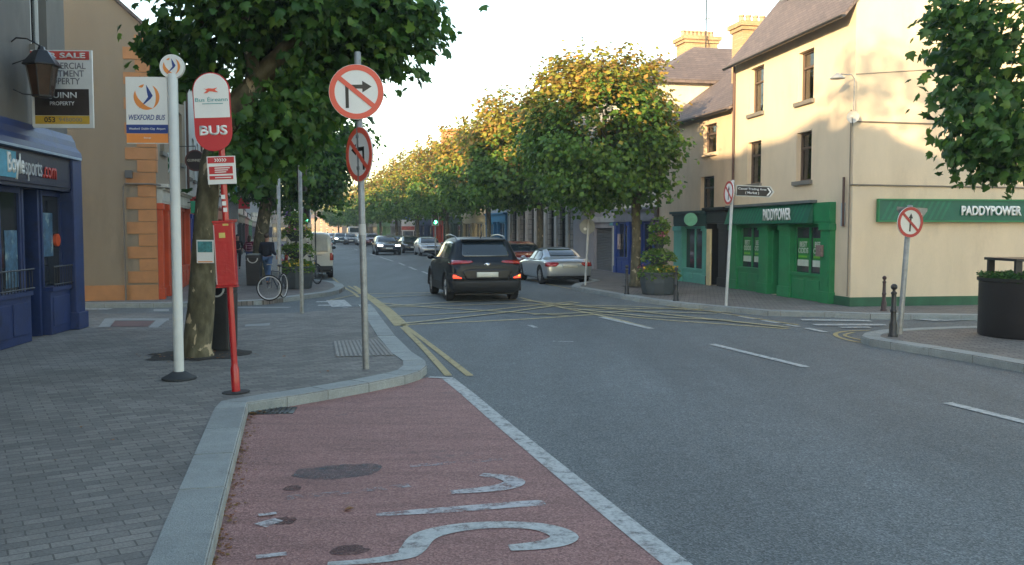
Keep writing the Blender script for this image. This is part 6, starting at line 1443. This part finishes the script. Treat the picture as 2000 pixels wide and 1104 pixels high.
text('COMMERCIAL\nINVESTMENT\nPROPERTY', M('estate_grey_text', (.18, .18, .2), .6), bd, .08, wd - .1, hh * .56, hh * .84, -.026, bold=.01)
text('QUINN', SIGNW, bd, wd * .22, wd * .74, hh * .37, hh * .46, -.03, bold=.015); text('PROPERTY', SIGNW, bd, wd * .3, wd * .7, hh * .29, hh * .34, -.03, bold=.01)
text('053', SIGNK, bd, wd * .2, wd * .38, hh * .07, hh * .14, -.03, bold=.02); text('9480000', M('estate_grey_text', (.18, .18, .2), .6), bd, wd * .44, wd * .82, hh * .08, hh * .13, -.03)
# camera on the blue pilaster
e = empty('security_camera', at(131, 335, 16.2), R(-20), 'small white security camera on the end pilaster of the blue shop', 'security camera')
m = MB(); m.box(-.07, .12, -.05, .05, -.04, .04); m.build('housing', M('pale_plastic', (.45, .45, .42), .5), e, bevel=.01); m = MB(); m.tube([(-.02, 0, -.04), (-.06, .04, -.12), (-.14, .06, -.12)], .02, 6); m.build('bracket', M('pale_plastic', (.45, .45, .42), .5), e)
# round pub signs on the left row
def hang(px, py, Y, rx, rz_, label, mats, txt, star=False, ring_=None, back=.5):
    p = at(px, py, Y); e = empty('pub_sign', p, R(3), label, 'sign'); m = MB(); m.prism([(x * rx, z * rz_) for x, z in circ(0, 0, 1, 32)], -.04, .04); d_ = m.build('face', mats[0], e, bevel=.01)
    m = MB(); o = circ(0, 0, 1.0, 32); i_ = circ(0, 0, .88, 32)
    for k in range(32): m.prism([(o[k][0] * rx, o[k][1] * rz_), (o[(k + 1) % 32][0] * rx, o[(k + 1) % 32][1] * rz_), (i_[(k + 1) % 32][0] * rx, i_[(k + 1) % 32][1] * rz_), (i_[k][0] * rx, i_[k][1] * rz_)], -.05, -.041)
    m.build('rim', mats[1], d_); text(txt, mats[2], d_, -rx * .75, rx * .75, -rz_ * .12, rz_ * .15, -.05, bold=.02)
    if star:
        P = [(rx * .28 * (1 if k % 2 == 0 else .4) * math.sin(math.pi * k / 5), rz_ * .45 + rx * .28 * (1 if k % 2 == 0 else .4) * math.cos(math.pi * k / 5)) for k in range(10)]; m = MB(); m.prism(P, -.05, -.041); m.build('star', RDN, d_)
    m = MB(); m.tube([(0, 0, rz_), (0, 0, rz_ + .1), (-back, .1, rz_ + .1)], .012, 6); m.build('bracket', BLACK, e)
hang(318, 318, 25.5, .24, .38, 'oval green hanging beer sign with a red star behind the white bus stop pole', [M('beer_green', (.01, .14, .06), .4), SIGNW, SIGNW], 'Heineken', True)
hang(382, 314, 24.5, .27, .29, 'round dark stout sign behind the near tree, left of the red bus stop', [M('stout_black', (.02, .012, .012), .4), M('stout_rim', (.10, .03, .025), .5), M('stout_cream', (.4, .36, .28), .5)], 'GUINNESS')
def psign(px, py, Y, w_, h_, label, mat, txt=None, tm=None):
    p = at(px, py, Y); e = empty('projecting_sign', p, R(3), label, 'sign'); m = MB(); m.box(-w_ / 2, w_ / 2, -.03, .03, -h_ / 2, h_ / 2); d_ = m.build('face', mat, e, bevel=.01); m = MB(); m.box(-w_ / 2 - .6, -w_ / 2, -.015, .015, h_ / 2 - .06, h_ / 2 - .03); m.build('bracket', BLACK, e)
    if txt: text(txt, tm or SIGNW, d_, -w_ * .4, w_ * .4, -h_ * .25, h_ * .25, -.036, bold=.02)
psign(474, 397, 40, .62, .5, 'red square shop sign projecting above the walking woman', M('psign_red', (.5, .02, .03), .5)); psign(455, 405, 34, .4, .9, 'tall pale sign hanging right of the red bus stop post', M('psign_grey', (.3, .36, .42), .5))
psign(494, 398, 46, .7, .9, 'white shop sign on the left row by the second tree', SIGNW); psign(455, 330, 31, .25, 1.6, 'tall teal vertical sign right of the bus stop notice', M('psign_teal', (.02, .12, .13), .5)); psign(388, 405, 29, .5, .4, 'green awning sign behind the near tree trunk', M('psign_green', (.03, .3, .16), .5))
# aerials
def aerial(loc, h, label, s=1.):
    e = empty('tv_aerial', loc, R(20), label, 'tv aerial'); m = MB(); m.tube([(0, 0, 0), (0, 0, h)], .028, 6); m.build('mast', TRIM, e); m = MB(); m.tube([(-.7 * s, 0, h - .05), (.7 * s, 0, h + .02)], .02, 5)
    for k in range(9): x = -.65 * s + k * .16 * s; m.tube([(x, -.22, h - .05 + .01 * k), (x, .22, h - .05 + .01 * k)], .012, 4)
    m.build('boom', GALV, e); m = MB(); m.tube([(-.5 * s, 0, h * .55), (.5 * s, 0, h * .5)], .018, 5); m.tube([(0, -.4, h * .5), (0, .4, h * .52)], .014, 5); m.build('lower_boom', GALV, e)
p = at(1379, 65, 37.5); aerial((p.x, 37.5, p.z - .6), 2.3, 'large tv aerial on the chimney of the white hipped building')
p = at(1137, 100, 52); aerial((p.x, 52, p.z - 2.0), 2.8, 'thin tv aerial standing above the second right hand tree')
p = at(1539, 12, 27); aerial((p.x, 27, p.z - .6), 1.6, 'thin aerial mast above the corner betting shop roof')
# ------------------------------------------------------------------ bicycles
def bicycle(loc, head, steer, label, rimc, s=1., lean=0.):
    e = empty('bicycle', loc, head, label, 'bicycle', 'bicycles on the left pavement', tilt=(lean, 0)); r = .33 * s
    def wheel(x, y, yaw, par):
        m = MB(); ca, sa = math.cos(yaw), math.sin(yaw); n = 36; P = []
        for k in range(n + 1): t = 2 * math.pi * k / n; P.append((x + r * math.cos(t) * ca, y + r * math.cos(t) * sa, r + r * math.sin(t)))
        m.tube(P, .018, 8, False); w_ = m.build('wheel', TYRE, par, smooth=True); m = MB(); P = [(x + (r - .028) * math.cos(2 * math.pi * k / n) * ca, y + (r - .028) * math.cos(2 * math.pi * k / n) * sa, r + (r - .028) * math.sin(2 * math.pi * k / n)) for k in range(n + 1)]
        m.tube(P, .013, 6, False); m.build('rim', rimc, w_); m = MB()
        for k in range(18): t = 2 * math.pi * k / 18; m.tube([(x, y, r), (x + (r - .03) * math.cos(t) * ca, y + (r - .03) * math.cos(t) * sa, r + (r - .03) * math.sin(t))], .0022, 4)
        m.sphere((x, y, r), .022, 8); m.build('spokes', GALV, w_)
    wheel(0, 0, 0, e); fx = 1.04 * s; wheel(fx, 0, steer, e)
    fm = M('bike_frame', (.02, .03, .05), .35); m = MB(); bb = (.42 * s, 0, .28 * s); st = (.30 * s, 0, .72 * s); hd = (.86 * s, 0, .78 * s); hb = (.89 * s, 0, .66 * s)
    m.tube([bb, st], .016, 8); m.tube([st, hd], .015, 8); m.tube([bb, hb], .018, 8); m.tube([hd, hb], .018, 8); 
    for y in (-.05, .05): m.tube([(0, y, r), (bb[0], y * .5, bb[2])], .009, 6); m.tube([(0, y, r), (st[0], y * .3, st[2])], .008, 6); m.tube([(fx, y, r), (hb[0], y * .6, hb[2])], .011, 6)
    m.build('frame', fm, e, smooth=True)
    ca, sa = math.cos(steer), math.sin(steer); m = MB(); m.tube([hd, (.83 * s, 0, .93 * s)], .013, 6); hc = Vector((.85 * s, 0, .95 * s)); q = Vector((-sa, ca, 0)) * .28; m.tube([hc + q - Vector((ca, sa, 0)) * .05, hc + q * .4, hc - q * .4, hc - q - Vector((ca, sa, 0)) * .05], .012, 6); m.build('handlebar', GALV, e)
    m = MB(); m.tube([st, (.27 * s, 0, .86 * s)], .013, 6); m.sphere((.24 * s, 0, .89 * s), .12, 10, (1.1, .6, .3)); m.build('saddle', BLACK, e, smooth=True)
    m = MB(); m.lathe([(.085, .03), (.085, .036)], 20, bb, 'y'); m.tube([(bb[0], .06, bb[2]), (bb[0] + .1, .06, bb[2] - .13)], .009, 5); m.tube([(bb[0], -.06, bb[2]), (bb[0] - .1, -.06, bb[2] + .13)], .009, 5); m.build('crank', GALV, e)
g = gp(526, 587, KH); hb_ = R(250)
bicycle((g.x + .10, g.y + 1.03, KH), R(264), R(96), 'bicycle leaning by the plain grey pole with its pale rimmed front wheel turned broadside', M('pale_rim', (.55, .55, .55), .4), .96, R(0))
g = gp(616, 553, KH); bicycle((g.x - .35, g.y + .55, KH), R(-62), R(15), 'dark bicycle parked behind the cream van beside the thin lamp post', M('dark_rim', (.1, .1, .1), .4), 1.)
# ------------------------------------------------------------------ people
def skin(name, chains, mat, par, sub=2):
    """chains: list of [(point, radius), ...]; first vertex of first chain is the root; chains may start from an existing index"""
    V = []; E = []; Rr = []
    for ch in chains:
        start = None
        if isinstance(ch[0], int): start = ch[0]; ch = ch[1:]
        prev = start
        for p, r in ch:
            V.append(p); Rr.append(r); i = len(V) - 1
            if prev is not None: E.append((prev, i))
            prev = i
    me = bpy.data.meshes.new(name); me.from_pydata(V, E, []); o = bpy.data.objects.new(name, me); C.objects.link(o)
    sk = o.modifiers.new('sk', 'SKIN'); sk.use_smooth_shade = True; lay = me.skin_vertices[0] if me.skin_vertices else None
    if lay is None: bm = bmesh.new(); bm.from_mesh(me); bm.verts.layers.skin.verify(); bm.to_mesh(me); bm.free(); lay = me.skin_vertices[0]
    for i, r in enumerate(Rr): lay.data[i].radius = r if hasattr(r, '__len__') else (r, r); lay.data[i].use_root = (i == 0)
    sb = o.modifiers.new('sb', 'SUBSURF'); sb.levels = sb.render_levels = sub
    m2 = evalmesh(o); o.modifiers.clear(); o.data = m2; m2.materials.clear(); m2.materials.append(mat); m2.polygons.foreach_set('use_smooth', [True] * len(m2.polygons)); o.parent = par
    return o
SKIN = M('skin', (.42, .22, .15), .55, var=.08)
def person(loc, head, h, label, top, legs, hair, longhair=False, stride=.18, bulky=1., armbend=.1, stripes=None, armcol=None):
    e = empty('person', loc, head, label, 'person'); s = h / 1.75   # local: faces -y
    def q(x, y, z): return (x * s, y * s, z * s)
    st = stride
    hip = q(0, 0, .95); hl = q(.09, 0, .92); kl = q(.10, -st * .55, .50); al = q(.10, -st, .09); tl = q(.11, -st - .16, .04); kr = q(-.10, st * .2, .50); ar = q(-.10, st, .11); tr_ = q(-.11, st - .15, .035); hr = q(-.09, 0, .92)
    chest = q(0, 0, 1.30); neck = q(0, 0, 1.47); hd0 = q(0, -.01, 1.56)
    sl, sr = q(.19, 0, 1.40), q(-.19, 0, 1.40); el, er = q(.25, .04, 1.13), q(-.25, .04, 1.13); wl, wr_ = q(.25, -.08 - armbend, .91 + armbend), q(-.25, -.08 - armbend, .91 + armbend)
    b = skin('body', [[(hip, .115 * s), (q(0, 0, 1.12), (.13 * s, .095 * s)), (chest, (.155 * s, .105 * s)), (q(0, 0, 1.42), (.11 * s, .08 * s)), (neck, .052 * s), (hd0, .075 * s), (q(0, -.008, 1.65), (.078 * s, .092 * s)), (q(0, 0, 1.72), .065 * s)],
        [0, (hl, .09 * s), (kl, .058 * s), (al, .038 * s), (tl, .035 * s)], [0, (hr, .09 * s), (kr, .058 * s), (ar, .038 * s), (tr_, .035 * s)],
        [3, (sl, .055 * s), (el, .042 * s), (wl, .028 * s)], [3, (sr, .055 * s), (er, .042 * s), (wr_, .028 * s)]], SKIN, e)
    # hands: palm and five fingers joined into the body mesh
    m = MB()
    for w_, sg in ((wl, 1), (wr_, -1)):
        w_ = Vector(w_); m.sphere(tuple(w_ + Vector((0, -.015, -.05)) * s), .036 * s, 8, (.5, .9, 1.3))
        for k in range(4): a = w_ + Vector((0, (-.045 + .02 * k), -.085)) * s; m.tube([a, a + Vector((-.004 * sg, -.006, -.035)) * s, a + Vector((-.018 * sg, -.004, -.06 - .006 * (1.5 - abs(k - 1.5)))) * s], [.009 * s, .008 * s, .006 * s], 6)
        a = w_ + Vector((-.008 * sg, -.045, -.03)) * s; m.tube([a, a + Vector((-.012 * sg, -.02, -.03)) * s, a + Vector((-.014 * sg, -.02, -.05)) * s], [.011 * s, .009 * s, .007 * s], 6)
    m.sphere(q(0, -.098, 1.635), .014 * s, 6, (.8, 1.2, 1.6)); m.sphere(q(.078, 0, 1.64), .022 * s, 6, (.4, .8, 1.3)); m.sphere(q(-.078, 0, 1.64), .022 * s, 6, (.4, .8, 1.3))
    hm = m.build('tmp', SKIN, None, smooth=True); bm = bmesh.new(); bm.from_mesh(b.data); bm.from_mesh(hm.data); bm.to_mesh(b.data); bm.free(); bpy.data.objects.remove(hm)
    m = MB(); [m.sphere(q(x, -.088, 1.665), .009 * s, 6) for x in (.03, -.03)]; m.build('eyes', SIGNK, e)
    m = MB(); m.sphere(q(0, -.086, 1.60), .014 * s, 6, (1.6, .5, .35)); m.build('mouth', M('lips', (.3, .08, .07), .5), e)
    k = bulky
    jk = skin('top', [[(q(0, 0, .93), (.145 * s * k, .12 * s * k)), (q(0, 0, 1.12), (.15 * s * k, .12 * s * k)), (chest, (.175 * s * k, .125 * s * k)), (q(0, 0, 1.42), (.125 * s, .095 * s)), (q(0, 0, 1.48), .07 * s)],
        [3, (sl, .075 * s * k), (el, .06 * s * k), (tuple(Vector(wl).lerp(Vector(el), .12)), .045 * s)], [3, (sr, .075 * s * k), (er, .06 * s * k), (tuple(Vector(wr_).lerp(Vector(er), .12)), .045 * s)]], top, e)
    if stripes:
        for z in (1.02, 1.14, 1.26, 1.36):
            m = MB(); rr = float(np.interp(z, [.93, 1.3, 1.42], [.162, .19, .14])) * s * k; m.lathe([(rr, (z - .017) * s), (rr * 1.03, z * s), (rr, (z + .017) * s)], 20); m.v = [(x, y * .74, zz) for x, y, zz in m.v]; m.build('stripe', stripes, e, smooth=True)
    skin('trousers', [[(q(0, 0, .97), (.135 * s, .115 * s))], [0, (q(.09, 0, .90), .105 * s), (kl, .075 * s), (tuple(Vector(al) + Vector((0, 0, .0))), .058 * s)], [0, (q(-.09, 0, .90), .105 * s), (kr, .075 * s), (ar, .058 * s)]], legs, e)
    m = MB()
    for a, t in ((al, tl), (ar, tr_)): a = Vector(a); t = Vector(t); m.sphere(tuple(a.lerp(t, .5) + Vector((0, 0, -.02 * s))), .05 * s, 10, (.9, 2.6, .85))
    m.build('shoes', SIGNK, e, smooth=True)
    m = MB(); m.sphere(q(0, .018, 1.685), .098 * s, 14, (.9, 1.0, .95)); 
    if longhair: m.sphere(q(0, .055, 1.56), .095 * s, 12, (1.05, .7, 1.6))
    m.build('hair', hair, e, smooth=True)
HB = M('black_hair', (.015, .012, .01), .6); HBR = M('brown_hair', (.06, .035, .02), .6)
g = gp(465, 525, KH); person((g.x, g.y, KH), R(10), 1.58, 'woman with long dark hair in black clothes walking towards the viewer past the shops', M('black_coat', (.012, .012, .014), .9), M('black_trousers', (.012, .012, .016), .9), HB, True)
p = at(487, 450, 39); person((p.x, 39, KH), R(175), 1.55, 'person in a maroon top with pale stripes and blue trousers beyond the litter bin', M('maroon_top', (.16, .015, .05), .9), M('navy_trousers', (.03, .05, .14), .9), HBR, True, stripes=M('stripe_pink', (.5, .25, .32), .9))
p = at(521, 450, 29.5); person((p.x, 29.5, KH), R(165), 1.66, 'man in a dark navy jacket and blue jeans walking away behind the first bicycle', M('navy_jacket', (.015, .018, .03), .9), M('blue_jeans', (.08, .15, .28), .9), HBR, False, bulky=1.25, stride=.2)
# ------------------------------------------------------------------ air
m = bpy.data.materials.new('air_haze'); m.use_nodes = True; t = m.node_tree; t.nodes.remove(t.nodes['Principled BSDF'])
pv = t.nodes.new('ShaderNodeVolumePrincipled'); pv.inputs['Color'].default_value = (.95, .96, .98, 1); pv.inputs['Density'].default_value = .0010; pv.inputs['Anisotropy'].default_value = .2
t.links.new(pv.outputs[0], t.nodes['Material Output'].inputs['Volume'])
mb = MB(); mb.box(-95, 95, -60, 380, -1, 16); o = mb.build('haze', m); o['kind'] = 'stuff'; tag(o, 'thin pale evening haze filling the street', 'haze')
